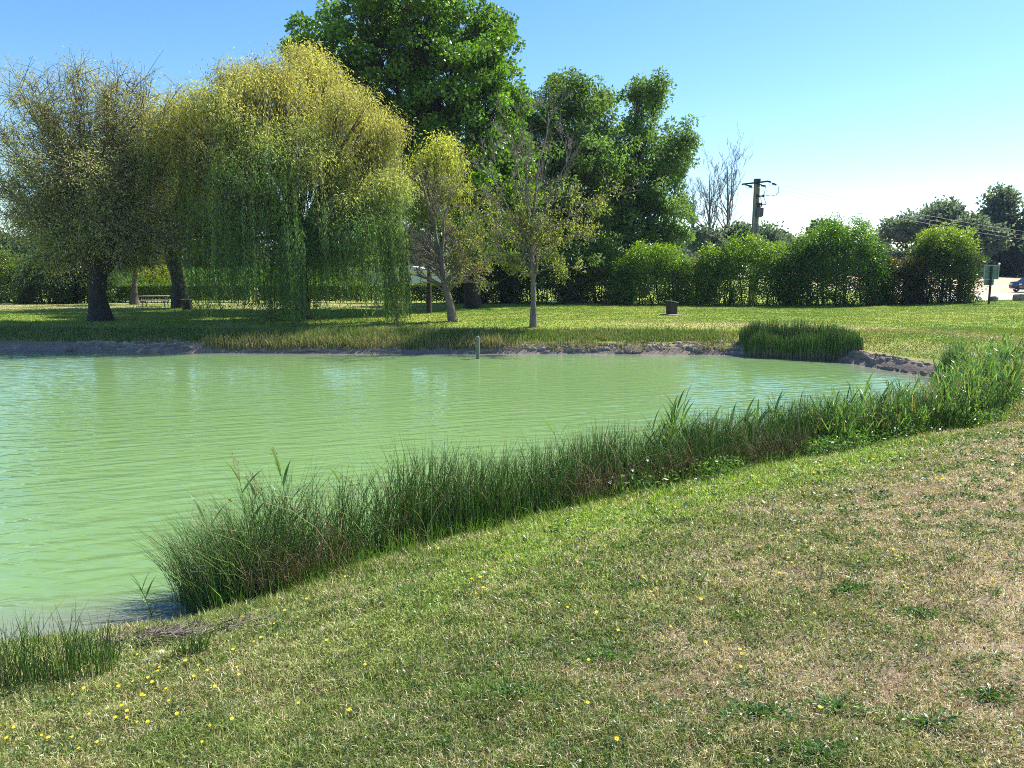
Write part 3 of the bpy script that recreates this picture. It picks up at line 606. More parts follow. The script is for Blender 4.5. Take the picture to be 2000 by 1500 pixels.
# ------------------------------------------------------------ hedges, shrubs, far woods
def shrub(name, label, px0, px1, ytop, d, col, catg='shrub', group=None, dep=2.4, n=None, leaf=(.15, .09), stems=26, see=.25, topcol=None, round_=.5, gap=.35, zlow=0.0):
    x0 = float(at(px0 - 5, 560, d)[0]); x1 = float(at(px1 + 5, 560, d)[0]); cx = (x0 + x1) / 2; W = x1 - x0; g = gz1(cx, d); H = float(at(px0, ytop - 4, d)[2]) - g
    b = np.array([cx, d, g]); root = thing(name, label, catg, tuple(b), group=group)
    area = W * H * 2 + W * dep + H * dep * 2; nc = int(area * 8.5) if n is None else n
    # clump centres near the surface of a rounded block
    u = rng.uniform(-1, 1, (nc * 4, 3)); u[:, 2] = rng.uniform(0, 1, nc * 4)
    e = (np.abs(u[:, 0]) ** 3.2 + np.abs(u[:, 1]) ** 3.0 + (np.abs(u[:, 2]) ** 4) * 1.0)
    prof = 1 - round_ * .35 * np.abs(u[:, 0]) ** 2.2 + .16 * vn(u[:, 0] * W * .55 + cx, u[:, 1] * 1.5, s=95) + .09 * vn(u[:, 0] * W * 1.6 + cx, u[:, 1] * 2.5, s=98)
    keep = (e < 1.0) & (e > .22) ; u = u[keep][:nc]; prof = prof[keep][:nc]; nc = len(u)
    C = np.stack([u[:, 0] * W / 2, u[:, 1] * dep / 2, zlow + u[:, 2] * (H - zlow) * prof], 1)
    C += rng.normal(0, .1, C.shape); sh_ = rng.random(nc) < .05; C[sh_] *= np.array([1.05, 1.05, 1.1]); C[:, 0] += .25 * vn(C[:, 2] * 1.3, C[:, 1], s=99) * np.sign(u[:, 0])
    low = ss(.0, .38, u[:, 2]); gap = gap * .4; ok = rng.random(nc) < (1 - gap) + gap * low; C = C[ok]; nc = len(C)
    mm = rng.poisson(34, nc); ci = np.repeat(np.arange(nc), mm); N = len(ci); off = rng.normal(size=(N, 3)) * np.array([.2, .2, .15])
    # shoots poking out on top
    P = C[ci] + off; P[:, 2] = np.maximum(P[:, 2], .03); D = unit(unit(off) * .5 + rng.normal(0, .55, (N, 3)) + np.array([0, 0, .15]))
    cc = jit(col, nc, .2, .07)[ci] * (1 + rng.normal(0, .15, (N, 1)))
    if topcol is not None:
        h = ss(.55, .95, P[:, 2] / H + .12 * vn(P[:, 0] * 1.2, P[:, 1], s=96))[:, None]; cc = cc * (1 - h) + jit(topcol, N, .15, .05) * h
    V, F, Cc = leaves(P, D, leaf[0] * rng.uniform(.7, 1.3, N), leaf[1] * rng.uniform(.7, 1.3, N), np.clip(cc, .005, .8))
    mesh('foliage', V, F, M_gloss, root, col=Cc)
    if stems:
        n = stems; A = np.stack([rng.uniform(-.85, .85, n) * W / 2, rng.uniform(-.4, .4, n) * dep, np.full(n, -.1)], 1); E = A + np.stack([rng.normal(0, .35, n), rng.normal(0, .25, n), rng.uniform(.55, .9, n) * H], 1)
        V, F = tubes(bez(A, (A + E) / 2 + rng.normal(0, .12, (n, 3)), E, 7), np.linspace(.045, .015, 7)[None] * rng.uniform(.6, 1.4, (n, 1)), 5)
        mesh('stems', V, F, M_barkd, root, smooth=True)
    return root
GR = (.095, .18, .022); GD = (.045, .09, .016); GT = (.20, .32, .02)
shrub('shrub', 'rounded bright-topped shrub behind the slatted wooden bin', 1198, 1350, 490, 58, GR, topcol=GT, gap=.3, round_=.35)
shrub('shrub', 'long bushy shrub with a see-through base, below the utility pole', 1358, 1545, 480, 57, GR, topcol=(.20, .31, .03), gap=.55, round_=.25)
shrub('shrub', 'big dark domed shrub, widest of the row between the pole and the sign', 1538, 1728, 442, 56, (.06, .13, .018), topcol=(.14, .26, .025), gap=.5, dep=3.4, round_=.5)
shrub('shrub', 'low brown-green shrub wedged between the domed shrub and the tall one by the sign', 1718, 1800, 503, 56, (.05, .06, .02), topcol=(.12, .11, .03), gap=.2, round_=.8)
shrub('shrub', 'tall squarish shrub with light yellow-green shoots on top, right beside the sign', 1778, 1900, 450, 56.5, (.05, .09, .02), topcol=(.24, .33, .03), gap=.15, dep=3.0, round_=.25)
shrub('shrub', 'light green shrub between the straight ash trunk and the rounded shrub', 1128, 1212, 505, 61, (.12, .19, .025), gap=.4)
shrub('shrub', 'dark shrub under the ash tree, behind the thin-crowned tree', 985, 1118, 498, 60, (.06, .12, .018), gap=.3)
shrub('shrub', 'dark tall shrub at the end of the clipped hedge', 895, 1000, 480, 60, (.035, .08, .014), gap=.15)
shrub('shrub', 'small yellowish shrub with dead brown twigs filling the gap behind the bare ground', 1335, 1385, 520, 60, (.18, .17, .05), gap=.3, stems=14)
shrub('shrub', 'bright yellow-green shrub at the photo edge behind the olive willow', -60, 60, 500, 62, (.15, .21, .025), gap=.2)
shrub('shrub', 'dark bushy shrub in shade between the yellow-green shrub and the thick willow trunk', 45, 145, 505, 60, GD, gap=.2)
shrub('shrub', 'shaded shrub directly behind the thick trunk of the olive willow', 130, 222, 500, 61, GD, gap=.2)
# clipped hedge, two runs with a gap
def hedge(label, px0, px1, ytop, d):
    x0 = float(at(px0, 560, d)[0]); x1 = float(at(px1, 560, d)[0]); cx = (x0 + x1) / 2; W = x1 - x0; g = gz1(cx, d); H = float(at(px0, ytop, d)[2]) - g
    root = thing('clipped_hedge', label, 'hedge', (cx, d, g), group='clipped hedge along the sandy path')
    n = int(W * 2600); P = np.stack([rng.uniform(-W / 2, W / 2, n), rng.uniform(-.75, .75, n), rng.uniform(.05, 1, n) ** .75 * H], 1)
    top = rng.random(n) < .34; P[top, 2] = H + rng.normal(0, .05, top.sum()) + .05 * vn(P[top, 0] * 1.3, P[top, 1], s=97)
    front = ~top & (rng.random(n) < .5); P[front, 1] = -.72 + rng.normal(0, .05, front.sum())
    D = rdir(n, .5); V, F, C = leaves(P, D, rng.uniform(.08, .16, n), rng.uniform(.05, .1, n), jit((.11, .19, .02), n, .2, .07))
    mesh('foliage', V, F, M_gloss, root, col=C)
    m = 40; A = np.stack([np.linspace(-.98, .98, m) * W / 2, rng.uniform(-.2, .2, m), np.full(m, -.05)], 1); E = A + np.stack([rng.normal(0, .12, m), rng.normal(0, .1, m), np.full(m, H * .85)], 1)
    V, F = tubes(bez(A, (A + E) / 2, E, 5), np.full((m, 5), .03), 5); mesh('stems', V, F, M_barkd, root, smooth=True)
hedge('clipped hedge run behind the picnic table, ending at the pale pillar', 205, 488, 558, 62)
hedge('longer clipped hedge run with a sunlit top behind the weeping willow curtains', 512, 905, 558, 61.5)

# maize field beyond the hedge
n = 5200; P = np.stack([rng.uniform(-66, -16, n), np.round(rng.uniform(72, 96, n) / .8) * .8 + rng.normal(0, .05, n)], 1)
z = gz(P[:, 0], P[:, 1]); st = np.stack([P[:, 0], P[:, 1], z], 1); parts = []
for k_ in range(9):
    h = rng.uniform(.3, 2.1, n); b_ = st + np.array([0, 0, 1.0]) * h[:, None]
    az = rng.uniform(0, 6.28, n); D = np.stack([np.cos(az) * .6, np.sin(az) * .6, rng.uniform(.1, .9, n)], 1)
    parts.append(leaves(b_, D, rng.uniform(.45, .8, n), .12, jit((.12, .21, .03), n, .15, .05)))
V, F, C = cat(parts); o = mesh('maize_field', V, F, M_leaf, None, col=C); tag(o, 'bright green maize field beyond the clipped hedge', 'crop', kind='stuff')

# far trees closing the horizon
def far_tree(px, ytop, d, wpx, label, col=(.055, .085, .04), nl=6, base_y=None, catg='tree', name='far_tree'):
    b = base_at(px, d); top = at(px, ytop, d)[2]; H = top - b[2]; Wm = wpx * float(pxm(d))
    lobes = []
    for i in range(nl):
        f = rng.uniform(.15, .88); rr = Wm * .5 * rng.uniform(.45, .62) * (1 - .35 * f)
        lobes.append(dict(c=np.array([b[0] + rng.uniform(-.55, .55) * Wm * (1 - .5 * f) * .8, d + rng.uniform(-.3, .3) * Wm, b[2] + H * f]), r=np.array([rr, rr, min(rr * .9, H * (1.02 - f) * .95 + .5)]), n=34))
    lobes.append(dict(c=np.array([b[0], d, b[2] + H * .8]), r=np.array([Wm * .25, Wm * .25, H * .2]), n=30))
    return make_tree(name, label, b, [b + np.array([0, 0, H * .35]), b + np.array([0, 0, H * .7])], (.35, .3, .12), lobes, (.55, .34), col, M_barkd, sig=.75, m=34, shell=.6, limb_r=.15, twigr=.04, showtwig=.4, catg=catg)
HAZE_LEAF = (.13, .18, .13)  # leaf colour with the bluish haze of distance painted in
far_tree(1378, 452, 108, 80, 'blue-green far tree below the leaning bare trunk, first past the ash tree', HAZE_LEAF)
far_tree(1432, 446, 112, 90, 'blue-green far tree at the foot of the tallest leafless tree', HAZE_LEAF)
far_tree(1492, 446, 110, 70, 'blue-green far tree just behind the utility pole', HAZE_LEAF)
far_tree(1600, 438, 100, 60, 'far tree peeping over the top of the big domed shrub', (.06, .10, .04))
far_tree(1702, 462, 125, 70, 'low far tree between the domed shrub and the tall far woods', HAZE_LEAF)
far_tree(1762, 424, 118, 95, 'far tree starting the tall blue-green row right of the domed shrub', HAZE_LEAF, 7)
far_tree(1825, 396, 115, 120, 'tall rounded far tree behind the light-topped shrub by the sign', HAZE_LEAF, 9)
far_tree(1895, 425, 112, 90, 'far tree filling the dip before the tallest far crown', HAZE_LEAF, 8)
far_tree(1930, 368, 118, 90, 'tallest far tree with gaps in its crown, above the sign', HAZE_LEAF, 9)
far_tree(2000, 385, 116, 100, 'far tree at the photo edge above the dark blue car', HAZE_LEAF, 9)
far_tree(2070, 420, 108, 120, 'far tree partly cut off by the photo edge, beyond the car park', HAZE_LEAF, 8)
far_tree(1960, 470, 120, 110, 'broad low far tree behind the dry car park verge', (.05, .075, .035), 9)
far_tree(1520, 462, 135, 60, 'low rounded far tree right of the pole', HAZE_LEAF)
for px, yt, dd, wp, lb in [(300, 470, 100, 130, 'shaded far tree behind the maize, seen between the two willow trunks'), (20, 470, 90, 150, 'far tree behind the yellow-green shrub at the photo edge'), (140, 480, 95, 120, 'far tree behind the shaded shrubs under the olive willow'),
                       (460, 470, 95, 140, 'far tree behind the pale pillar, seen through the willow curtains'), (620, 450, 98, 150, 'far tree over the white building, behind the golden willow'), (760, 440, 96, 140, 'far tree over the ridge of the white building'), (980, 440, 90, 150, 'far tree filling the gap below the tallest tree'),
                       (1130, 440, 95, 130, 'far tree behind the twin-peaked ash'), (1270, 470, 100, 120, 'far tree low behind the spreading ash')]:
    far_tree(px, yt, dd, wp, lb, (.05, .09, .03), 8)
# sapling and small trunk behind the picnic table
b = base_at(262, 58); make_tree('young_tree', 'slim tree standing just before the clipped hedge, left of the picnic table', b, [T(262, 560, 58), T(265, 520, 58)], (.24, .2, .14), [lobe(262, 500, 58, 45, 30, 35, 26), lobe(300, 485, 58, 40, 30, 35, 20), lobe(225, 490, 58, 40, 30, 35, 20)], (.2, .12), (.10, .13, .03), M_bark, sig=.4, m=45)
b = base_at(292, 67); make_tree('young_tree', 'small yellow-green sapling beyond the clipped hedge with a thin stem', b, [T(292, 555, 67), T(293, 530, 67)], (.09, .07, .04), [lobe(298, 536, 67, 30, 14, 26, 26), lobe(315, 530, 67, 22, 12, 20, 12)], (.2, .13), (.30, .32, .04), M_bark, sig=.32, m=40, limb_r=.04)
# distant wood closing the horizon
n = 900; cx = rng.uniform(-330, 330, n); cy = rng.uniform(210, 245, n); hz = rng.uniform(2, 7.4, n) + 2.5 * fb(cx * .03, cy * 0, s=88)
ci = np.repeat(np.arange(n), 46); N = len(ci); P = np.stack([cx[ci], cy[ci], 2.2 + hz[ci]], 1) + rng.normal(0, 1, (N, 3)) * np.array([2.4, 2.4, 1.5]); P[:, 2] = np.maximum(P[:, 2], 2.0)
V, F, C = leaves(P, rdir(N), rng.uniform(.9, 1.8, N), rng.uniform(.7, 1.2, N), jit((.12, .17, .12), n, .2, .06)[ci]); tag(mesh('distant_wood', V, F, M_leaf, None, col=C), 'low distant wood along the horizon', 'wood', kind='stuff')  # leaves tinted bluish like the far trees, haze put into the colour

# ------------------------------------------------------------ man-made things
M_conc = noisy('weathered_concrete', (.26, .22, .19), (.40, .35, .30), 5, .9, .3, .01, (1, 1, .3)); M_steel = mat('dark_steel', (.045, .045, .055), .5, Metallic=.6)
M_tank = mat('grey_paint', (.13, .14, .16), .45); M_ins = mat('brown_porcelain', (.06, .03, .025), .25); M_wire = mat('aluminium_wire', (.30, .30, .32), .5, Metallic=.5)
M_wood = noisy('weathered_wood', (.10, .075, .055), (.22, .17, .13), 7, .85, .5, .01, (1, 1, 6)); M_woodd = noisy('dark_stained_wood', (.018, .013, .012), (.05, .036, .03), 7, .75, .5, .01, (6, 6, 1))
M_plank = noisy('grey_plank', (.22, .19, .17), (.40, .36, .33), 6, .8, .4, .008, (.4, 6, 1))
d = 60.0; b = base_at(1467.5, d); zt = float(at(1471, 353, d)[2]) - b[2]
pole = thing('utility_pole', 'tapered concrete utility pole carrying a transformer, rising behind the long shrub', 'utility pole', tuple(b))
m = MB(); K = 9
for sx in (-1, 1):   # the two flanges and the recessed web between them
    pts = []
    for i in (0, 1): z_ = -.3 if i == 0 else zt; w0 = .26 if i == 0 else .17; pts.append((sx * w0, z_))
    V = []
    for (xx, z_) in pts:
        ww_ = .13 if z_ < 1 else .09; V += [(xx - sx * ww_, -.19, z_), (xx, -.19, z_), (xx, .19, z_), (xx - sx * ww_, .19, z_)]
    m.add(V, [(0, 1, 2, 3)[::-1], (4, 5, 6, 7), (0, 1, 5, 4), (1, 2, 6, 5), (2, 3, 7, 6), (3, 0, 4, 7)])
nr = 14
for i in range(nr):
    z_ = -.1 + (zt - .2) * i / (nr - 1); m.box((0, 0, z_), (.30 - .11 * i / nr, .16 + .03 * (i % 2), (zt - .2) / (nr - 1) - .004))
m.build('shaft', M_conc, pole)
pc = MB().box((0, 0, zt + .04), (.42, .44, .2)).build('cap_plate', M_steel, pole, bevel=.02)
def Q(px, py, dy=0.0): q = at(px, py, d + dy); return (q[0] - b[0], q[1] - b[1], q[2] - b[2])
m = MB().tube([Q(1449, 360, .6), Q(1466, 358, .1), Q(1476, 357, -.2), Q(1500, 354, -1.0), Q(1505, 355, -1.1)], .065, 6); m.build('crossarm', M_steel, pole)
MB().tube([Q(1455, 361, .2), Q(1468, 363, -.2)], .04, 6).build('brace', M_steel, pole); MB().tube([Q(1478, 359, -.2), Q(1496, 363, -.5)], .04, 6).build('brace', M_steel, pole)
endp = []
for (x0, y0, x1, y1, dy) in ((1500, 355, 1517, 361, -1.0), (1478, 359, 1495, 364, -.3), (1455, 361, 1470, 366, .5)):
    a0 = np.array(Q(x0, y0, dy)); a1 = np.array(Q(x1, y1, dy)); mm_ = MB(); u = a1 - a0
    mm_.tube([a0, a1], .03, 6)
    for k_ in range(4): c_ = a0 + u * (.55 + .11 * k_); mm_.tube([c_ - u * .02, c_ + u * .02], .10, 10)
    lo_ = np.array([0, 0, -.22]); mm_.tube([a0 + u * .1, a0 + u * .15 + lo_, a0 + u * .5 + lo_, a0 + u * .52], .018, 5)
    mm_.build('insulator', M_ins, pole); endp.append(a1 + b)
m = MB().tube([Q(1474, 383, 0), Q(1492, 383, -.3)], .055, 6)
for x_ in (1478, 1481, 1491): m.tube([Q(x_, 380, -.15), Q(x_, 385, -.15)], .09, 8)
m.build('switch_bracket', M_steel, pole)
MB().tube([Q(1473, 399, 0), Q(1497, 399, -.5)], .035, 6).build('lower_bracket', M_steel, pole)
m = MB()
def arc(pts, r=.02):
    P_ = np.array(pts, float); u = np.linspace(0, 1, len(P_)); uu = np.linspace(0, 1, 14); Qs = np.stack([np.interp(uu, u, P_[:, i]) for i in range(3)], 1)
    for _ in range(2): Qs[1:-1] = (Qs[:-2] + Qs[1:-1] * 2 + Qs[2:]) / 4
    m.tube(Qs, r, 5)
arc([Q(1519, 362, -1), Q(1522, 372, -1), Q(1519, 380, -.9), Q(1508, 383, -.7), Q(1498, 382, -.5), Q(1492, 380, -.3)]); arc([Q(1495, 364, -.3), Q(1494, 372, -.3), Q(1492, 380, -.3)], .022)
arc([Q(1491, 384, -.2), Q(1494, 391, -.3), Q(1496, 399, -.4)]); arc([Q(1484, 384, -.2), Q(1487, 391, -.2), Q(1486, 399, -.2)]); arc([Q(1478, 384, -.1), Q(1476, 391, -.1), Q(1479, 400, -.1)])
m.build('jumper_cable', M_steel, pole)
tc_ = Q(1483.5, 414, -.2); hr = 10 * d / FPX
tr = MB().lathe((tc_[0], tc_[1], tc_[2] - hr), [(.13, 0), (.23, .06), (.24, .12), (.24, hr * 2 - .16), (.22, hr * 2 - .08), (.12, hr * 2)], 20)
for i in range(10):
    a = i * .63; tr.box((tc_[0] + .26 * math.cos(a), tc_[1] + .26 * math.sin(a), tc_[2]), (.07, .07, hr * 1.5))
tr = tr.build('transformer', M_tank, pole)
for k_ in (-1, 0, 1): MB().lathe((tc_[0] + k_ * .13, tc_[1], tc_[2] + hr - .03), [(.05, 0), (.07, .05), (.04, .1), (.07, .15), (.04, .2), (.06, .26), (.02, .34)], 10).build('bushing', M_ins, tr)
for i, e in enumerate(endp):
    far = at(2240, 470 + i * 9, 150 - i); K = 26; t_ = np.linspace(0, 1, K)[:, None]; P_ = e * (1 - t_) + far * t_; P_[:, 2] -= 4.6 * (t_[:, 0] * (1 - t_[:, 0])) * 1.0
    P_ -= e
    o = MB().tube(P_, .014, 5, cap=False).build('power_line', M_wire); o.location = tuple(e)
    tag(o, ['uppermost of the three thin wires running from the pole over the far trees', 'middle one of the three thin wires running from the pole', 'lowest of the three thin wires, fixed nearest the pole shaft'][i], 'power line', 'power lines from the utility pole')

# sign seen from behind
d = 53.5; b = base_at(1931, d); rz = 0.12; sg = thing('road_sign', 'grey-green back of a rectangular sign with a small plate below on a brown post', 'sign', tuple(b), rz)
M_sign = noisy('sign_back', (.09, .15, .14), (.13, .20, .18), 3, .5, 0, metallic=.2); M_rim = mat('sign_rim', (.30, .38, .35), .4); M_cap = mat('white_plastic', (.75, .75, .75), .4)
px2 = d / FPX; zc = lambda y: float(at(1931, y, d)[2]) - b[2]
MB().tube([(0, .03, -.2), (0, .03, zc(520))], .075, 10).build('post', M_woodd, sg)
pw = 30 * px2; cxp = 1 * px2; z0, z1 = zc(545), zc(518)
o = MB().box((cxp, .13, (z0 + z1) / 2), (pw, .04, z1 - z0)).build('sign_panel', M_sign, sg, bevel=.01)
mm_ = MB()
for (c_, s_2) in (((cxp, .10, z1), (pw + .06, .08, .05)), ((cxp, .10, z0), (pw + .06, .08, .05)), ((cxp - pw / 2, .10, (z0 + z1) / 2), (.05, .078, z1 - z0 - .05)), ((cxp + pw / 2, .10, (z0 + z1) / 2), (.05, .078, z1 - z0 - .05))): mm_.box(c_, s_2)
mm_.build('rim', M_rim, o); MB().box((cxp, .075, (z0 + z1) / 2 + .05), (pw * .75, .05, .05)).build('brace', M_sign, o)
MB().lathe((cxp + pw / 2, .10, z1 + .02), [(.05, 0), (.08, .04), (.08, .1), (.03, .14)], 10).build('corner_cap', M_cap, o)
z0, z1 = zc(557), zc(545.8); MB().box((-.05, .13, (z0 + z1) / 2), (20 * px2, .04, z1 - z0)).build('lower_plate', M_sign, sg, bevel=.01)

# stones at the car park edge
M_stone = noisy('limestone', (.10, .085, .075), (.32, .28, .24), 3, .9, .8, .05)
def stone(name, label, px, d, w_, h_, dp, seed, boxy):
    b = base_at(px, d); bpy_ = []; n = 14; V = []; F = []
    for j in range(n + 1):
        th = math.pi * j / n
        for i in range(2 * n):
            ph = math.pi * i / n; v = np.array([math.sin(th) * math.cos(ph), math.sin(th) * math.sin(ph), math.cos(th)]); e = boxy; v = np.sign(v) * np.abs(v) ** e
            v = v * (1 + .13 * float(fb(np.array([v[0] * 1.7]), np.array([v[1] * 1.7]), np.array([v[2] * 1.7]), s=seed)[0])); V.append((v[0] * w_ / 2, v[1] * dp / 2, v[2] * h_ / 2 + h_ * .42))
    for j in range(n):
        for i in range(2 * n): F.append((j * 2 * n + i, (j + 1) * 2 * n + i, (j + 1) * 2 * n + (i + 1) % (2 * n), j * 2 * n + (i + 1) % (2 * n)))
    o = mesh(name, V, np.array(F), M_stone, smooth=False); o.location = tuple(b); return tag(o, label, 'boulder')
stone('boulder', 'small rough boulder just beside the foot of the sign post', 1940, 56.5, .55, .42, .5, 3, .8)
stone('stone_block', 'long squared stone block at the car park edge below the dark blue car', 1997, 57, 1.35, .55, .6, 5, .38)

# mooring post in the water
p_ = at(934, 699, 31.35); m = MB().lathe((0, 0, -.6), [(.078, 0), (.078, .6), (.074, 1.46), (.066, 1.50), (.03, 1.51)], 12)
o = m.build('mooring_post', noisy('silvered_wood', (.10, .10, .08), (.26, .25, .20), 10, .85, .5, .01, (5, 5, .6)), smooth=False); o.location = (p_[0], 31.3, 0); o.rotation_euler = (0, R(-.8), 0)
tag(o, 'single weathered grey-green post standing in the water near the far bank', 'post')

# picnic table
d = 54.5; b = base_at(302, d); rz = R(14); pt = thing('picnic_table', 'wooden picnic table with attached benches on the sunlit sandy ground between the willow trunks', 'picnic table', tuple(b), rz)
m = MB()
for k_ in range(5): m.box((0, -.30 + .15 * k_, .76), (1.95, .135, .045))
m.build('tabletop', M_plank, pt, bevel=.006)
for sy in (-1, 1):
    m = MB()
    for k_ in (0, 1): m.box((0, sy * (.66 + .14 * k_), .45), (1.95, .125, .045))
    m.build('bench', M_plank, pt, bevel=.006)
for sx in (-.72, .72):
    MB().box((sx, 0, .70), (.05, .72, .09)).build('crossbar', M_woodd, pt); MB().box((sx, 0, .39), (.05, 1.6, .09)).build('crossbar', M_woodd, pt)
    for sy in (-1, 1):
        m = MB(); V = [(sx + ox, sy * yy + oy, z_) for z_, yy in ((-.03, .72), (.74, .28)) for ox, oy in ((.03, -.05), (.08, -.05), (.08, .05), (.03, .05))]
        m.add(V, [(3, 2, 1, 0), (4, 5, 6, 7), (0, 1, 5, 4), (1, 2, 6, 5), (2, 3, 7, 6), (3, 0, 4, 7)]); m.build('leg', M_woodd, pt)

# two slatted wooden bins
def slat_bin(label, px, d, rz, h=.78, w_=.5, tilt=0.0, lid=True, slab=False):
    b = base_at(px, d); root = thing('litter_bin', label, 'litter bin', tuple(b), rz, 'slatted litter bins on the lawn')
    if slab: MB().box((0, -.1, .01), (1.0, 1.0, .06)).build('base_slab', M_conc, root, bevel=.01)
    m = MB(); z0 = .05
    for s in (-1, 1):
        for k_ in range(5):
            o_ = -w_ / 2 + .05 + k_ * (w_ - .1) / 4; hh = h - (.02 if k_ % 2 else 0)
            m.box((o_, s * w_ / 2, z0 + hh / 2), (.085, .035, hh)); m.box((s * w_ / 2, o_, z0 + hh / 2), (.035, .085, hh))
    m.build('slats', M_woodd, root, bevel=.004)
    for z_ in (.14, h - .1):
        m = MB()
        for s in (-1, 1): m.box((0, s * (w_ / 2 - .04), z_), (w_ - .1, .04, .07)); m.box((s * (w_ / 2 - .04), 0, z_), (.04, w_ - .1, .065))
        m.build('frame', M_steel, root)
    MB().lathe((0, 0, .08), [(w_ * .34, 0), (w_ * .38, h - .12)], 16).build('liner', M_steel, root)
    if lid: MB().box((.02, 0, h + .10), (w_ + .12, w_ + .1, .045), ('Y', tilt)).build('lid', M_plank, root, bevel=.006)
    for s in (-1, 1): MB().tube([(s * w_ * .42, w_ / 2, .05), (s * w_ * .42, w_ / 2, h + .09)], .022, 6).build('lid_post', M_steel, root)
    return root
slat_bin('dark slatted bin with a tilted lid on a pale slab in the sunny lawn', 1312, 45.0, R(20), .66, .46, .20, slab=True)
slat_bin('blackish bin with a flat pale-edged lid in the shade by the big leaning trunk', 365, 50.0, R(8), .6, .46, 0)

# pillar at the hedge gap
b = base_at(501, 63); pr = thing('gate_pillar', 'pale stone gate pillar with a reddish tile cap in the gap of the hedge', 'pillar', tuple(b))
MB().box((0, 0, .4), (.45, .45, .95)).build('shaft', noisy('pale_render', (.45, .40, .33), (.6, .54, .46), 6, .9, .2), pr, bevel=.01)
MB().box((0, 0, .93), (.6, .6, .1)).box((0, 0, 1.03), (.5, .5, .1), taper=.4).build('cap', noisy('terracotta', (.30, .12, .07), (.42, .2, .12), 9, .85, .2), pr)

# white building beyond the hedge
d = 84; x0, x1 = float(at(655, 540, d)[0]), float(at(905, 540, d)[0]); cx = (x0 + x1) / 2; g = gz1(cx, d); W = x1 - x0; Hh = float(at(780, 531, d)[2]) - g
bd = thing('white_building', 'low white panel building mostly hidden behind the hedge and the leaning tree', 'building', (cx, d, g))
M_white = noisy('white_panel', (.62, .64, .70), (.72, .74, .78), 2, .6, 0); M_gap = mat('joint_seal', (.18, .18, .2), .8)
MB().box((0, 3, Hh / 2 - .1), (W, 6, Hh + .2)).build('wall', M_white, bd)
for k_ in range(1, 12): MB().box((-W / 2 + k_ * W / 12, -.004, Hh / 2), (.05, .05, Hh - .02)).build('panel_joint', M_gap, bd)
xr = float(at(800, 540, d)[0]) - cx; zr = float(at(800, 519, d)[2]) - g
V = [(xr - 3.4, -.25, Hh + .003), (xr + 3.4, -.25, Hh + .003), (xr, -.25, zr), (xr - 3.4, 6.25, Hh + .003), (xr + 3.4, 6.25, Hh + .003), (xr, 6.25, zr)]
MB().add(V, [(0, 1, 2), (5, 4, 3), (0, 2, 5, 3), (1, 4, 5, 2), (1, 0, 3, 4)]).build('roof', M_white, bd)
for k_ in (-.30, .06): f_ = MB().box((W * k_, -.03, 1.35), (1.1, .06, 1.0)).build('window', M_white, bd); MB().box((W * k_, -.065, 1.35), (.95, .02, .85)).build('pane', mat('dark_glass', (.03, .035, .04), .08), f_)

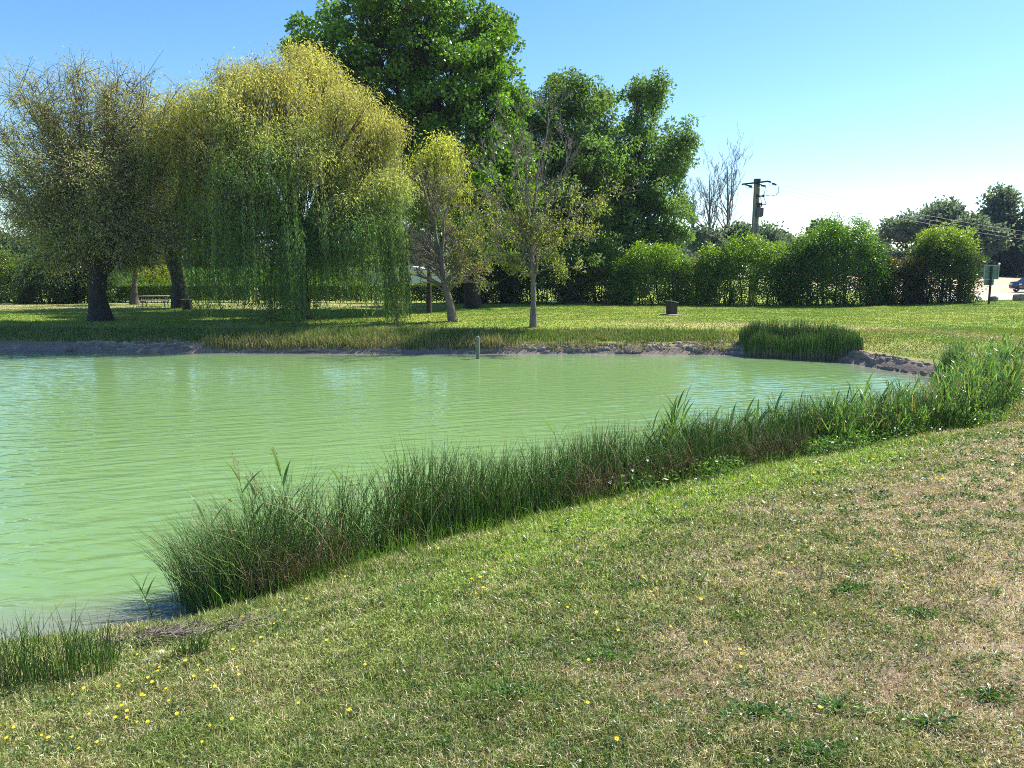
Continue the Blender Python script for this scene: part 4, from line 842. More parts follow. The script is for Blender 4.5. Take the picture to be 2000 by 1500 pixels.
# cars
M_tyre = mat('tyre_rubber', (.012, .012, .013), .8); M_rimc = mat('alloy_rim', (.5, .5, .52), .3, Metallic=.9); M_glass = mat('tinted_glass', (.015, .02, .03), .05); M_lamp = mat('clear_lamp', (.6, .6, .62), .1); M_redl = mat('red_lamp', (.35, .02, .02), .15)
def car(label, loc, rz, paint, group=None):
    root = thing('parked_car', label, 'car', loc, rz, group)
    # side profile x (length), z
    prof = [(-2.05, .35), (-2.1, .6), (-2.02, .82), (-1.9, .98), (-1.25, 1.02), (-.75, 1.38), (-.2, 1.47), (.7, 1.46), (1.35, 1.25), (1.75, .98), (2.02, .92), (2.08, .65), (2.02, .35)]
    bot = [(1.72, .22), (1.70, .40), (1.58, .62), (1.3, .70), (1.02, .62), (.90, .40), (.88, .2), (-.90, .2), (-.92, .40), (-1.04, .62), (-1.32, .70), (-1.6, .62), (-1.72, .40), (-1.74, .24)]
    pr_ = prof + bot; n = len(pr_); V = []; 
    ins = [0 if z < .99 else (z - .99) * .42 for x, z in pr_]
    for s in (-1, 1):
        for (x, z), i_ in zip(pr_, ins): V.append((x, s * (.88 - i_), z))
    F = [tuple(range(n)), tuple(range(2 * n - 1, n - 1, -1))] + [((i + 1) % n, i, n + i, n + (i + 1) % n) for i in range(n)]
    bo = MB().add(V, F).build('body', paint, root, bevel=.035)
    for s in (-1, 1):
        m = MB()
        for q in ([(-1.12, 1.02), (-.72, 1.34), (-.05, 1.40), (-.05, 1.02)], [(.02, 1.02), (.02, 1.40), (.66, 1.39), (1.2, 1.2), (1.3, 1.02)]):
            k_ = len(q); Vq = [(x, s * (.895 - max(0, z - .99) * .42), z) for x, z in q] + [(x, s * (.86 - max(0, z - .99) * .42), z) for x, z in q]
            m.add(Vq, [tuple(range(k_)), tuple(range(2 * k_ - 1, k_ - 1, -1))] + [(i, k_ + i, k_ + (i + 1) % k_, (i + 1) % k_) for i in range(k_)])
        m.build('side_window', M_glass, root)
        MB().box((-1.0, s * .97, 1.03), (.16, .16, .12)).build('wing_mirror', paint, root, bevel=.03)
    for nm, q in (('windscreen', [(-1.24, 1.05), (-.79, 1.375)]), ('rear_window', [(1.38, 1.255), (1.73, 1.02)])):
        (xa, za), (xb, zb) = q; dx, dz = xb - xa, zb - za; L_ = math.hypot(dx, dz); nx_, nz_ = -dz / L_ * .02, dx / L_ * .02
        ya, yb = .86 - max(0, za - .99) * .42 - .06, .86 - max(0, zb - .99) * .42 - .06
        V = [(xa + nx_, -ya, za + nz_), (xb + nx_, -yb, zb + nz_), (xb + nx_, yb, zb + nz_), (xa + nx_, ya, za + nz_), (xa - nx_, -ya, za - nz_), (xb - nx_, -yb, zb - nz_), (xb - nx_, yb, zb - nz_), (xa - nx_, ya, za - nz_)]
        MB().add(V, [(0, 1, 2, 3), (7, 6, 5, 4), (0, 4, 5, 1), (1, 5, 6, 2), (2, 6, 7, 3), (3, 7, 4, 0)]).build(nm, M_glass, root)
    for x in (-1.32, 1.30):
        for s in (-1, 1):
            whl = empty('wheel', (x, s * .80, .33)); whl.parent = root
            c_ = [(.20, -.10), (.31, -.10), (.335, -.06), (.335, .06), (.31, .10), (.20, .10), (.20, -.10)]; V = []; F = []; nn = 24
            for i in range(nn):
                a = 2 * math.pi * i / nn
                for r_, y_ in c_[:-1]: V.append((r_ * math.cos(a), y_, r_ * math.sin(a)))
            for i in range(nn):
                for j in range(6): F.append((i * 6 + j, i * 6 + (j + 1) % 6, ((i + 1) % nn) * 6 + (j + 1) % 6, ((i + 1) % nn) * 6 + j))
            MB().add(V, F).build('tyre', M_tyre, whl)
            m = MB()
            for k_ in range(5):
                a = k_ * 2 * math.pi / 5; m.tube([(0, s * .07, 0), (.19 * math.cos(a), s * .085, .19 * math.sin(a))], .028, 6)
            V = []; F = []
            for i in range(nn):
                a = 2 * math.pi * i / nn
                for r_, y_ in ((.195, -.09), (.195, .092), (.18, .092), (.18, -.09)): V.append((r_ * math.cos(a), y_, r_ * math.sin(a)))
            for i in range(nn):
                for j in range(4): F.append((i * 4 + j, i * 4 + (j + 1) % 4, ((i + 1) % nn) * 4 + (j + 1) % 4, ((i + 1) % nn) * 4 + j))
            m.add(V, F); m.build('rim', M_rimc, whl)
    for s in (-1, 1):
        MB().box((-2.03, s * .62, .74), (.14, .36, .14)).build('headlight', M_lamp, root, bevel=.03)
        MB().box((2.03, s * .68, .80), (.10, .26, .18)).build('tail_light', M_redl, root, bevel=.03)
    MB().box((-2.09, 0, .48), (.05, .9, .16)).build('grille', M_tyre, root)
    return root
M_blue = mat('dark_blue_paint', (.012, .02, .06), .22, Coat_Weight=.8); M_wp = mat('white_car_paint', (.7, .7, .72), .25, Coat_Weight=.6)
d = 75; p_ = at(2021, 570, d); car('dark blue hatchback parked on the dry verge, cut off by the photo edge', (p_[0], d, gz1(p_[0], d)), R(6), M_blue)
d = 73; p_ = at(1228, 570, d); car('white car glimpsed through the stems of the rounded shrub', (p_[0], d, gz1(p_[0], d)), R(3), M_wp)

# bird in the sky
p_ = at(1373, 229, 70); m = MB(); V = [(-.09, 0, 0), (.09, 0, 0), (0, .025, .01), (0, -.025, .01), (-.02, .14, .05), (.04, .13, .05), (-.05, .27, .0), (-.02, -.14, .05), (.04, -.13, .05), (-.05, -.27, 0), (0, 0, .025), (0, 0, -.02), (-.14, .03, 0), (-.14, -.03, 0)]
m.add(V, [(0, 2, 10), (2, 1, 10), (1, 3, 10), (3, 0, 10), (2, 0, 11), (1, 2, 11), (3, 1, 11), (0, 3, 11), (2, 5, 4), (0, 2, 4), (4, 5, 6), (8, 3, 7), (3, 0, 7), (8, 7, 9), (0, 12, 13)])
o = m.build('bird', mat('dark_feathers', (.03, .03, .035), .7)); o.location = tuple(p_); o.rotation_euler = (0, .1, R(60)); tag(o, 'tiny dark bird flying in the open sky above the bare trees', 'bird')

# ------------------------------------------------------------ grass
def in_view(x, y, m=1.12, top=0):
    return np.abs(x) < (.667 * m * y + .6)
# near bank turf, denser and finer toward the viewpoint
def sample_near(n):
    "depth drawn so that the density falls as 1/d^2, x uniform over the view wedge"
    d0, d1 = 2.05, 22.0; u = rng.random(n); y = d0 * (d1 / d0) ** u; y = y; x = rng.uniform(-1, 1, n) * (.70 * y + .5); return x, y
def near_turf():
    n = 700000; x, y = sample_near(n); s = sdist(x, y); ok = (s > .28) & (y - .12 * (x - 10) < 21); x, y, s = x[ok], y[ok], s[ok]
    z = gz(x, y, s); P = np.stack([x, y, z], 1); n = len(x); dr = dryness(x, y, s)
    lod = np.clip(y / 3.2, 1, 5)
    cl = fb(x * 5, y * 5, s=101); cl2 = fb(x * 1.4, y * 1.4, s=102)
    tall = np.exp(-((s - .8) / .7) ** 2); ok = rng.random(n) < .62 + .65 * fb(x * 8, y * 8, s=105, o=2) + .2 * (1 - dr); x, y, s, z, P, dr, lod, cl, cl2, tall = (a_[ok] for a_ in (x, y, s, z, P, dr, lod, cl, cl2, tall)); n = len(x)
    bare = ss(.1, .55, fb(x * .8, y * .8, s=44) + .3 * fb(x * 1.7, y * 1.7, s=51)) * dr
    H = (.022 + .020 * rng.random(n) + .022 * (1 - dr) + .012 * np.clip(cl, -1, 1)) * (1 + .9 * tall + .5 * (rng.random(n) < .03)) * (1 - .25 * bare) * np.clip(.8 + .16 * lod, 1, 1.45)
    W = .0031 * lod * (.75 + .6 * rng.random(n)) * (1 + .25 * (1 - dr))
    lean = np.clip(rng.normal(1.0 + .25 * dr - .3 * tall, .38, n), .1, 1.9)
    dead = rng.random(n) < np.clip(.12 + .50 * dr + .34 * cl2 + .25 * cl, .05, .93)
    g = np.clip(.5 + .8 * fb(x * .8, y * .8, s=103) + .35 * cl, 0, 1)[:, None]
    band = (np.exp(-((s - 2.1) / 1.3) ** 2) * ss(-2, .6, x) * (1 - ss(5, 9, x)))[:, None]
    cg = np.array((.13, .20, .045)) * (1 - g) + np.array((.28, .31, .10)) * g; cg = cg * (1 - .75 * band) + np.array((.30, .46, .05)) * .75 * band
    oliv = (.55 * dr)[:, None]; cg = cg * (1 - oliv) + np.array((.20, .19, .07)) * oliv
    k = rng.random((n, 1)); cd = np.array((.70, .58, .36)) * (1 - k) + np.array((.40, .29, .19)) * k
    pk = (dr * (rng.random(n) < .4))[:, None]; cd = cd * (1 - pk * .8) + np.array((.74, .58, .47)) * pk * .8
    col = np.where(dead[:, None], cd, cg) * np.exp(rng.normal(0, .38, (n, 1))) * (1 + .3 * fb(x * 14, y * 14, s=104, o=2))[:, None]
    V, F, C = blades(P, H, W, lean, np.clip(col, .01, .8), sink=.006)
    o = mesh('short_grass', V, F, M_grass, None, col=C); tag(o, 'short patchy grass, green near the water and dry straw toward the lower right', 'grass', kind='stuff')
    # matted straw lying in the turf
    n = 150000; x, y = sample_near(n); s = sdist(x, y); dr = dryness(x, y, s); ok = (s > .5) & (y < 17) & (rng.random(n) < .25 + .75 * dr) & (rng.random(n) < .6 + .8 * fb(x * 3, y * 3, s=106)); x, y, s, dr = x[ok], y[ok], s[ok], dr[ok]; n = len(x)
    k = rng.random((n, 1)); col = (np.array((.78, .66, .46)) * k + np.array((.42, .30, .20)) * (1 - k)) * np.exp(rng.normal(0, .25, (n, 1)))
    D = rdir(n); D[:, 2] = rng.uniform(-.05, .3, n); lod = np.clip(y / 3.6, 1, 4)
    V, F, C = leaves(np.stack([x, y, gz(x, y, s) + rng.uniform(.004, .03, n)], 1), D, rng.uniform(.02, .05, n) * lod ** .3, .003 * lod, np.clip(col, .02, .85))
    tag(mesh('straw_litter', V, F, M_grass, None, col=C), 'pale dry straw lying matted in the worn turf', 'straw', kind='stuff')
    # fine upright wisps and long dead stalks
    n = 26000; x, y = sample_near(n); s = sdist(x, y); ok = (s > .35) & (y < 19) & (rng.random(n) < np.exp(-((s - .9) / 1.3) ** 2) + .10); x, y, s = x[ok], y[ok], s[ok]; n = len(x); z = gz(x, y, s)
    dr = dryness(x, y, s); dead = rng.random(n) < .45 + .3 * dr
    col = np.where(dead[:, None], (.50, .44, .28), (.17, .25, .07)) * (1 + rng.normal(0, .15, (n, 1)))
    V, F, C = blades(np.stack([x, y, z], 1), rng.uniform(.07, .22, n) * (1 - .4 * dr), .003 * np.clip(y / 3.5, 1, 3), np.clip(rng.normal(.6, .5, n), 0, 1.7), np.clip(col, .01, .8))
    tag(mesh('grass_wisps', V, F, M_grass, None, col=C), 'thin long grass wisps and dead stalks standing out of the short turf', 'grass', kind='stuff')
    # broad-leaved weeds: clover mats, plantain rosettes
    m = 1500; x, y = sample_near(m * 2); s = sdist(x, y); ok = (s > .6) & (y < 18); x, y, s = x[ok], y[ok], s[ok]; parts = []
    for xi, yi, si in zip(x, y, s):
        R0 = .012 + .07 * rng.random() ** 3.5; q = int(12 + 55 * R0 / .1); r_ = R0 * np.sqrt(rng.random(q)); a = rng.uniform(0, 6.28, q); xx = xi + r_ * np.cos(a) * 1.5; yy = yi + r_ * np.sin(a)
        zz = gz(xx, yy, np.full(q, si)) + rng.uniform(.008, .035, q); D = np.stack([np.cos(a + rng.normal(0, .8, q)), np.sin(a + rng.normal(0, .8, q)), rng.uniform(-.1, .7, q)], 1)
        lod = min(max(yi / 4, 1), 2.5)
        c = (.10, .17, .045) if rng.random() < .6 else (.15, .20, .08)
        parts.append(leaves(np.stack([xx, yy, zz], 1), D, rng.uniform(.012, .028, q) * lod, rng.uniform(.006, .011, q) * lod, jit(c, q, .25, .08)))
    for cx_, cy_, rr in ((1000, 1355, .16), (1180, 1285, .2), (1660, 1155, .10), (1480, 1400, .14), (1630, 1390, .12), (1800, 1205, .14), (590, 1470, .16), (1600, 1480, .13), (1820, 1420, .13), (100, 1380, .12), (1240, 1150, .16), (1930, 1365, .12)):
        gx_, gy_, g_ = ground_at(cx_, cy_); q = 420; rr = rr * .62; r_ = rr * np.abs(rng.normal(0, .8, q)); a = rng.uniform(0, 6.28, q); xx = gx_ + 1.5 * r_ * np.cos(a); yy = gy_ + r_ * np.sin(a)
        zz = gz(xx, yy) + rng.uniform(.005, .03, q); D = np.stack([np.cos(a), np.sin(a), rng.uniform(-.1, .8, q)], 1)
        parts.append(leaves(np.stack([xx, yy, zz], 1), D, rng.uniform(.012, .032, q), rng.uniform(.006, .012, q), jit((.08, .18, .04), q, .28, .08)))
    V, F, C = cat(parts); tag(mesh('turf_weeds', V, F, M_gloss, None, col=C), 'low clover and broad-leaved weeds in dark green patches in the turf', 'weeds', kind='stuff')
near_turf()
# far lawn
def far_lawn():
    n = 330000; y = 31 + (60 - 31) * rng.random(n) ** .85; x = rng.uniform(-1, 1, n) * (.70 * y + 2)
    e = int(n * .2); y[:e] = rng.uniform(20, 34, e); x[:e] = rng.uniform(12, 27, e)
    s = sdist(x, y); ok = (s > .8) & in_view(x, y) & ~((x > 33.5) & (y > 58)); x, y, s = x[ok], y[ok], s[ok]; n = len(x)
    c = ground_col(x, y, s); u = fb(x * 1.1, y * 1.1, s=111); light = rng.random(n) < .14 + .14 * u; c = c * (1 + rng.normal(0, .22, (n, 1))); c[light] = c[light] * .4 + np.array((.44, .44, .24)) * .6
    gr = (rng.random(n) < .45)[:, None]; c = np.where(gr, c * .5 + np.array((.12, .23, .02)) * .5, c)
    V, F, C = blades(np.stack([x, y, gz(x, y, s)], 1), rng.uniform(.03, .085, n) * (1 + .5 * u), rng.uniform(.02, .045, n), np.clip(rng.normal(.8, .4, n), 0, 1.7), np.clip(c, .01, .8))
    tag(mesh('lawn_grass', V, F, M_grass, None, col=C), 'mown yellow-green lawn on the far side of the pond', 'grass', kind='stuff')
far_lawn()
# rough grass hanging over the far bank
def bank_grass():
    n = 95000; l = rng.uniform(s_of(11.5, 31.9), s_of(-30, 35.6), n); t_ = rng.uniform(.05, 2.4, n)
    bx = np.interp(l, LL, PL[:, 0]); by = np.interp(l, LL, PL[:, 1]); bx2 = np.interp(l + .3, LL, PL[:, 0]); by2 = np.interp(l + .3, LL, PL[:, 1]); dx, dy = bx2 - bx, by2 - by; q = np.hypot(dx, dy)
    x = bx + dy / q * t_; y = by - dx / q * t_; s = t_; pxx = 1000 + x / y * FPX
    lush = ss(380, 420, pxx) * (1 - ss(960, 1060, pxx)); mid = ss(1000, 1060, pxx) * (1 - ss(1380, 1480, pxx)); left = 1 - ss(380, 420, pxx)
    patch = fb(x * .7, y * .7, s=121)
    low = np.where(s < .8, lush * (.8 + .5 * patch) + mid * (.12 + .3 * (patch > .1)) + left * .5 * (s > .4), lush + mid * .8 + left * .6)
    ok = rng.random(n) < low; x, y, s, pxx, lush, patch, mid = (a[ok] for a in (x, y, s, pxx, lush, patch, mid)); n = len(x)
    H = rng.uniform(.10, .26, n) + lush * rng.uniform(.05, .34, n) * (s < 1.7) + .12 * np.clip(patch, 0, 1)
    straw = rng.random(n) < .32 - .25 * patch + .35 * (s < .5)
    c = np.where(straw[:, None], (.36, .30, .15), (.12, .21, .035)) * (1 + rng.normal(0, .2, (n, 1)))
    V, F, C = blades(np.stack([x, y, gz(x, y, s)], 1), H, rng.uniform(.012, .028, n), np.clip(rng.normal(.45, .35, n), 0, 1.5), np.clip(c, .01, .8), sink=.05)
    tag(mesh('bank_grass', V, F, M_grass, None, col=C), 'rough tall grass and thin reeds along the far bank above the mud', 'grass', kind='stuff')
bank_grass()

# ------------------------------------------------------------ rushes
def stems(P, H, lean, az, Wd, col, K=5, bend=1.0, basecol=None):
    n = len(P); t_ = np.linspace(0, 1, K)[None]; dr = np.stack([np.cos(az), np.sin(az)], 1)
    hor = (lean[:, None] * t_ ** (1 + bend)) * H[:, None]; z = H[:, None] * t_ * np.sqrt(np.clip(1 - (lean[:, None] * t_) ** 2 * .5, .2, 1))
    Pm = np.empty((n, K, 3)); Pm[..., 0] = P[:, 0:1] + dr[:, 0:1] * hor; Pm[..., 1] = P[:, 1:2] + dr[:, 1:2] * hor; Pm[..., 2] = P[:, 2:3] + z
    w_ = Wd[:, None] * np.array([1, 1, .9, .7, .12])[None] if K == 5 else Wd[:, None] * np.linspace(1, .15, K)[None]
    V, F = tubes(Pm, w_ / 2, 3); C = np.repeat(col, K * 3, 0)
    if basecol is not None: C = C.reshape(n, K, 3, 3).copy(); C[:, :2] = np.array(basecol) * (.7 + .6 * rng.random((n, 1, 1, 1))); C = C.reshape(-1, 3)
    return V, F, C
def rush_col(n, dead=.06):
    k_ = rng.random((n, 1)) ** 1.1; c = jit((1, 1, 1), n, .2, .08) * (np.array((.075, .165, .04)) * (1 - k_) + np.array((.24, .40, .07)) * k_); d_ = rng.random(n) < dead; c[d_] = jit((.34, .27, .14), d_.sum(), .2, .06); return c
def belt(n, xa, xb, sa, sb, hfun, dens=None):
    l0_, l1_ = xa, xb; l = rng.uniform(l0_, l1_, n); t_ = rng.uniform(sa, sb, n)
    bx = np.interp(l, LL, PL[:, 0]); by = np.interp(l, LL, PL[:, 1]); bx2 = np.interp(l + .2, LL, PL[:, 0]); by2 = np.interp(l + .2, LL, PL[:, 1]); dx, dy = bx2 - bx, by2 - by; q = np.hypot(dx, dy)
    x = bx + dy / q * t_; y = by - dx / q * t_; z = np.maximum(gz(x, y, t_), -.15)
    return np.stack([x, y, z], 1), t_, l
LA, LB_ = s_of(-3.05, 7.6), s_of(9.6, 16.6)
def rush_belt():
    n = 16000; P, t_, l = belt(n, LA, LB_, -.75, .62, None)
    clump = fb(P[:, 0] * 1.5, P[:, 1] * 1.5, s=131); e = ss(-.9, -.2, t_ - .35 * fb(P[:, 0] * .9, P[:, 1] * .9, s=132)) * (1 - ss(.2, .72, t_ - .3 * clump)); ok = rng.random(n) < e * (.55 + .7 * ss(-.5, .5, clump)); P, t_, l, clump = P[ok], t_[ok], l[ok], clump[ok]; n = len(P)
    f = (l - LA) / (LB_ - LA)
    H = np.interp(f, [0, .05, .13, .25, .4, .6, .8, 1], [1.0, 1.28, 1.38, 1.18, 1.12, 1.14, 1.05, .9]) * (.45 + .68 * rng.random(n) ** .8) * (1 - .38 * ss(.1, .6, t_)) * (1 + .28 * clump)
    H = np.where(rng.random(n) < .25, H * .6, H)
    V, F, C = stems(P, H, np.abs(rng.normal(.18, .17, n)) + .15 * ss(.2, .0, f) , rng.uniform(0, 6.28, n), .0078 * np.clip(P[:, 1] / 8.5, .9, 1.6) * rng.uniform(.8, 1.3, n), rush_col(n, .07))
    # leaning outliers at the open left end
    m = 900; P2, t2, _ = belt(m, LA - .25, LA + .5, -.8, .45, None); A = stems(P2, rng.uniform(.5, 1.2, m), rng.uniform(.2, .75, m), rng.normal(2.6, .7, m), np.full(m, .0062), rush_col(m))
    # dead tangle and short growth inside
    m = 9000; P3, t3, l3 = belt(m, LA, LB_, -.3, .75, None); br = ss(-.1, .45, fb(P3[:, 0] * .8, P3[:, 1] * .8, s=133) + .15); ok = rng.random(m) < br * .9; P3 = P3[ok]; m = len(P3)
    B = stems(P3 + np.array([0, 0, 1.0]) * rng.uniform(0, .25, (m, 1)), rng.uniform(.2, .62, m), rng.uniform(.2, 1.0, m), rng.uniform(0, 6.28, m), np.full(m, .0055), jit((.23, .18, .09), m, .35, .08))
    m = 1500; P5, t5, _ = belt(m, LA, LB_, -.6, .55, None); A2 = stems(P5, rng.uniform(.6, 1.45, m), rng.uniform(.25, .95, m), rng.uniform(0, 6.28, m), np.full(m, .0075), rush_col(m, .35))
    m = 700; P6, t6, _ = belt(m, LA, LB_, -.6, .3, None); H6 = rng.uniform(.85, 1.3, m); q = 9; ci = np.repeat(np.arange(m), q); Pp = P6[ci] + np.array([0, 0, 1.0]) * (H6[ci] * .93)[:, None] + rng.normal(0, .011, (m * q, 3))
    A3 = leaves(Pp, rdir(m * q, .6), .02, .009, jit((.24, .17, .08), m * q, .25, .06)); A4 = stems(P6, H6, np.full(m, .05), rng.uniform(0, 6.28, m), np.full(m, .0055), rush_col(m, .1))
    seed_parts = A3
    V, F, C = cat([(V, F, C), A, B, A2, A4]); V3_, F3_, C3_ = seed_parts; sh = mesh('rush_seed_heads', V3_, F3_, M_grass, None, col=C3_); o = mesh('rushes', V, F, M_rush, None, col=C, smooth=True); tag(o, 'dense belt of dark green rushes with brown tangle along the near shore', 'rushes', kind='stuff'); sh.parent = o; sh['kind'] = 'stuff'
    # short bright growth at the foot of the belt
    m = 15000; P4, t4, l4 = belt(m, LA - .2, LB_ + 2, .25, 1.05, None); k_ = fb(P4[:, 0] * 1.3, P4[:, 1] * 1.3, s=134); ok = rng.random(m) < (.5 + .6 * k_) * (1 - ss(.55, 1.05, t4)); P4 = P4[ok]; m = len(P4)
    V, F, C = blades(P4, rng.uniform(.12, .42, m), rng.uniform(.005, .011, m) * np.clip(P4[:, 1] / 8, .8, 1.8), np.clip(rng.normal(.5, .35, m), 0, 1.5), jit((.13, .24, .035), m, .25, .08)); 
    tag(mesh('shore_grass', V, F, M_grass, None, col=C), 'bright longer grass at the foot of the rush belt', 'grass', kind='stuff')
rush_belt()
# leafy reeds mass on the right part of the belt
def reed_leafmass():
    m = 3700; P, t_, l = belt(m, s_of(5.2, 13.9), s_of(13.2, 21.6), -.55, .9, None); f = (l - l.min()) / (l.max() - l.min())
    k_ = fb(P[:, 0] * 1.1, P[:, 1] * 1.1, s=141); ok = rng.random(m) < np.clip(.25 + .75 * f, 0, 1) * np.clip(.55 + .8 * k_, 0, 1); P = P[ok]; f = f[ok]; m = len(P); parts = []
    H = rng.uniform(.45, 1.15, m) * (1 + .25 * f); lean = np.abs(rng.normal(.2, .12, m)); az = rng.normal(1.0, 1.3, m)
    parts.append(stems(P, H, lean, az, np.full(m, .010), jit((.13, .20, .05), m, .2, .06)))
    V0, F0, C0 = parts[0]
    lf = []
    for j in range(7):
        g_ = rng.uniform(.3, 1.0, m); base = P + np.stack([np.cos(az) * lean * H * g_ ** 2, np.sin(az) * lean * H * g_ ** 2, H * g_], 1)
        a2 = rng.uniform(0, 6.28, m); lf.append(blades(base, rng.uniform(.22, .46, m), rng.uniform(.016, .03, m), rng.uniform(.35, 1.25, m), np.where((rng.random(m) < .07)[:, None], jit((.33, .28, .15), m, .2, .06), jit((.125, .225, .055), m, .42, .12)), az=a2))
    q = cat(lf); o = mesh('leafy_reeds', V0, F0, M_rush, None, col=C0); tag(o, 'leafy reed growth thickening toward the end of the pond on the near shore', 'reeds', kind='stuff')
    V, F, C = q; lo = mesh('reed_leaves', V, F, M_gloss, o, col=C); lo['kind'] = 'stuff'
    # low broad-leaf weeds along the edge
    m = 2600; P, t_, l = belt(m, s_of(1.0, 11.2), s_of(13.2, 21.6), .3, 1.15, None); k_ = fb(P[:, 0] * .9, P[:, 1] * .9, s=142); ok = rng.random(m) < ss(-.2, .5, k_); P = P[ok]; m = len(P)
    ci = np.repeat(np.arange(m), 16); N = len(ci); Pp = P[ci] + rng.normal(0, 1, (N, 3)) * np.array([.10, .10, .02]) + np.array([0, 0, 1]) * rng.uniform(0, .34, (N, 1))
    V, F, C = leaves(Pp, rdir(N, .4), rng.uniform(.03, .09, N), rng.uniform(.015, .035, N), jit((.10, .19, .04), m, .3, .1)[ci]); tag(mesh('shore_weeds', V, F, M_gloss, None, col=C), 'mixed leafy weeds growing at the foot of the reeds', 'weeds', kind='stuff')
reed_leafmass()
# separate rush clumps, each a plant
def rush_clump(name, label, P, H, lean, wd, az=None, basecol=None, dead=.06, col=None, extra=None, catg='rush clump'):
    c = P.mean(0); c[2] = P[:, 2].min(); root_loc = tuple(c); n = len(P); az = rng.uniform(0, 6.28, n) if az is None else az
    parts = [stems(P - c, H, lean, az, wd, rush_col(n, dead) if col is None else col, basecol=basecol)]
    if extra is not None: V2, F2, C2 = extra; parts.append((V2 - c, F2, C2))
    V, F, C = cat(parts); o = mesh(name, V, F, M_rush, None, col=C, smooth=True); o.location = root_loc; tag(o, label, catg)
def clump_at(px, py, n, rx, ry, hh, **kw):
    x0, y0, z0 = ground_at(px, py); a = rng.uniform(0, 6.28, n); r_ = np.sqrt(rng.random(n)); P = np.stack([x0 + r_ * np.cos(a) * rx, y0 + r_ * np.sin(a) * ry, np.zeros(n)], 1); P[:, 2] = np.maximum(gz(P[:, 0], P[:, 1]), -.12)
    return P, rng.uniform(.3, 1.1, n) * hh
for px_c, py_c, n_, rx, ry, hh, lab in ((15, 1345, 130, .3, .22, .50, 'short rush clump in the lower corner of the photo at the water edge'), (110, 1335, 210, .36, .24, .50, 'rush clump in the middle of the sparse low tufts before the water'), (195, 1300, 80, .18, .14, .36, 'thin small rush clump beside the dark patch of dead stalks'),
                                   (372, 1280, 90, .13, .09, .22, 'low bright rush tuft at the foot of the tall belt, right of the dead stalks')):
    P, H = clump_at(px_c, py_c, n_, rx, ry, hh); rush_clump('rush_clump', lab, P, H, np.abs(rng.normal(.25, .22, len(P))), np.full(len(P), .0055), dead=.12)
n = 8000; x = rng.uniform(9.85, 13.75, n); P = np.stack([x, np.interp(x, [9.8, 10.5, 12, 13.75], [32.6, 32.2, 31.3, 30.5]) + rng.uniform(-.6, .8, n), np.zeros(n)], 1); P[:, 2] = np.maximum(gz(P[:, 0], P[:, 1]), -.05)
rush_clump('rush_bed', 'dense dark green block of tall rushes standing in the water at the far bank', P, rng.uniform(.6, 1.15, n) * (1 + .3 * fb(P[:, 0] * 1.6, P[:, 1] * 1.6, s=151)) * (1 - .4 * ss(12.9, 13.75, x)) * (.7 + .3 * ss(9.8, 10.3, x)) * np.where(rng.random(n) < .04, 1.2, 1), np.abs(rng.normal(.10, .07, n)), np.full(n, .020), dead=.08, catg='rush bed', basecol=(.26, .22, .14))
for (px_c, py_c, hh, lab) in ((1862, 722, 1.25, 'spiky tuft of long grass at the right end of the far mud bank'), (1930, 745, .9, 'smaller spiky tuft just behind the leafy reeds, nearer than the big tuft')):
    x0, y0, z0 = ground_at(px_c, py_c); n = 330; a = rng.uniform(0, 6.28, n); P = np.stack([x0 + rng.normal(0, .22, n), y0 + rng.normal(0, .2, n), np.zeros(n)], 1); P[:, 2] = gz(P[:, 0], P[:, 1])
    V, F, C = blades(P, rng.uniform(.5, 1, n) * hh, rng.uniform(.014, .028, n), np.clip(rng.normal(.45, .3, n), 0, 1.3), jit((.13, .22, .07), n, .2, .07), az=a); c = np.array([x0, y0, z0]); o = mesh('grass_tuft', V - c, F, M_grass, None, col=C); o.location = tuple(c); tag(o, lab, 'grass tuft')

# dark dead stalks washed up at the open corner, pale stones
x0, y0, z0 = ground_at(292, 1252); n = 1500; P = np.stack([x0 + rng.normal(0, .34, n), y0 + rng.normal(0, .16, n), np.zeros(n)], 1); P[:, 2] = np.maximum(gz(P[:, 0], P[:, 1]), 0.0) + rng.uniform(0, .05, n)
a = rng.normal(.1, .5, n); V, F = tubes(np.stack([P, P + np.stack([np.cos(a) * .12, np.sin(a) * .12, rng.uniform(-.01, .03, n)], 1), P + np.stack([np.cos(a + .2) * .24, np.sin(a + .2) * .24, rng.uniform(-.02, .01, n)], 1)], 1), np.full((n, 3), .0035), 3)
k_ = rng.random((n, 1)); C = np.repeat(np.array((.015, .010, .009)) * (1 - k_ ** 3) + np.array((.20, .14, .10)) * k_ ** 3, 9, 0); tag(mesh('dead_stalks', V, F, M_rush, None, col=C), 'dark mat of washed-up dead stalks at the water edge', 'dead stalks', kind='stuff')
M_chalk = noisy('chalky_stone', (.50, .44, .38), (.72, .66, .60), 8, .9, .4)
def pebble(px, py, r_, label):
    x0, y0, z0 = ground_at(px, py); V = []; F = []; n = 8; sd = int(rng.integers(1000))
    for j in range(n + 1):
        th = math.pi * j / n
        for i in range(2 * n):
            ph = math.pi * i / n; v = np.array([math.sin(th) * math.cos(ph), math.sin(th) * math.sin(ph), math.cos(th)]); v = v * (1 + .25 * float(fb(np.array([v[0] * 1.5]), np.array([v[1] * 1.5]), np.array([v[2] * 1.5]), s=sd)[0])); V.append((v[0] * r_ * 1.3, v[1] * r_, v[2] * r_ * .5))
    for j in range(n):
        for i in range(2 * n): F.append((j * 2 * n + i, (j + 1) * 2 * n + i, (j + 1) * 2 * n + (i + 1) % (2 * n), j * 2 * n + (i + 1) % (2 * n)))
    o = mesh('pale_stone', V, np.array(F), M_chalk); o.location = (x0, y0, z0 + r_ * .2); o.rotation_euler = (0, 0, rng.uniform(0, 3)); tag(o, label, 'stone', 'pale stones by the water edge')
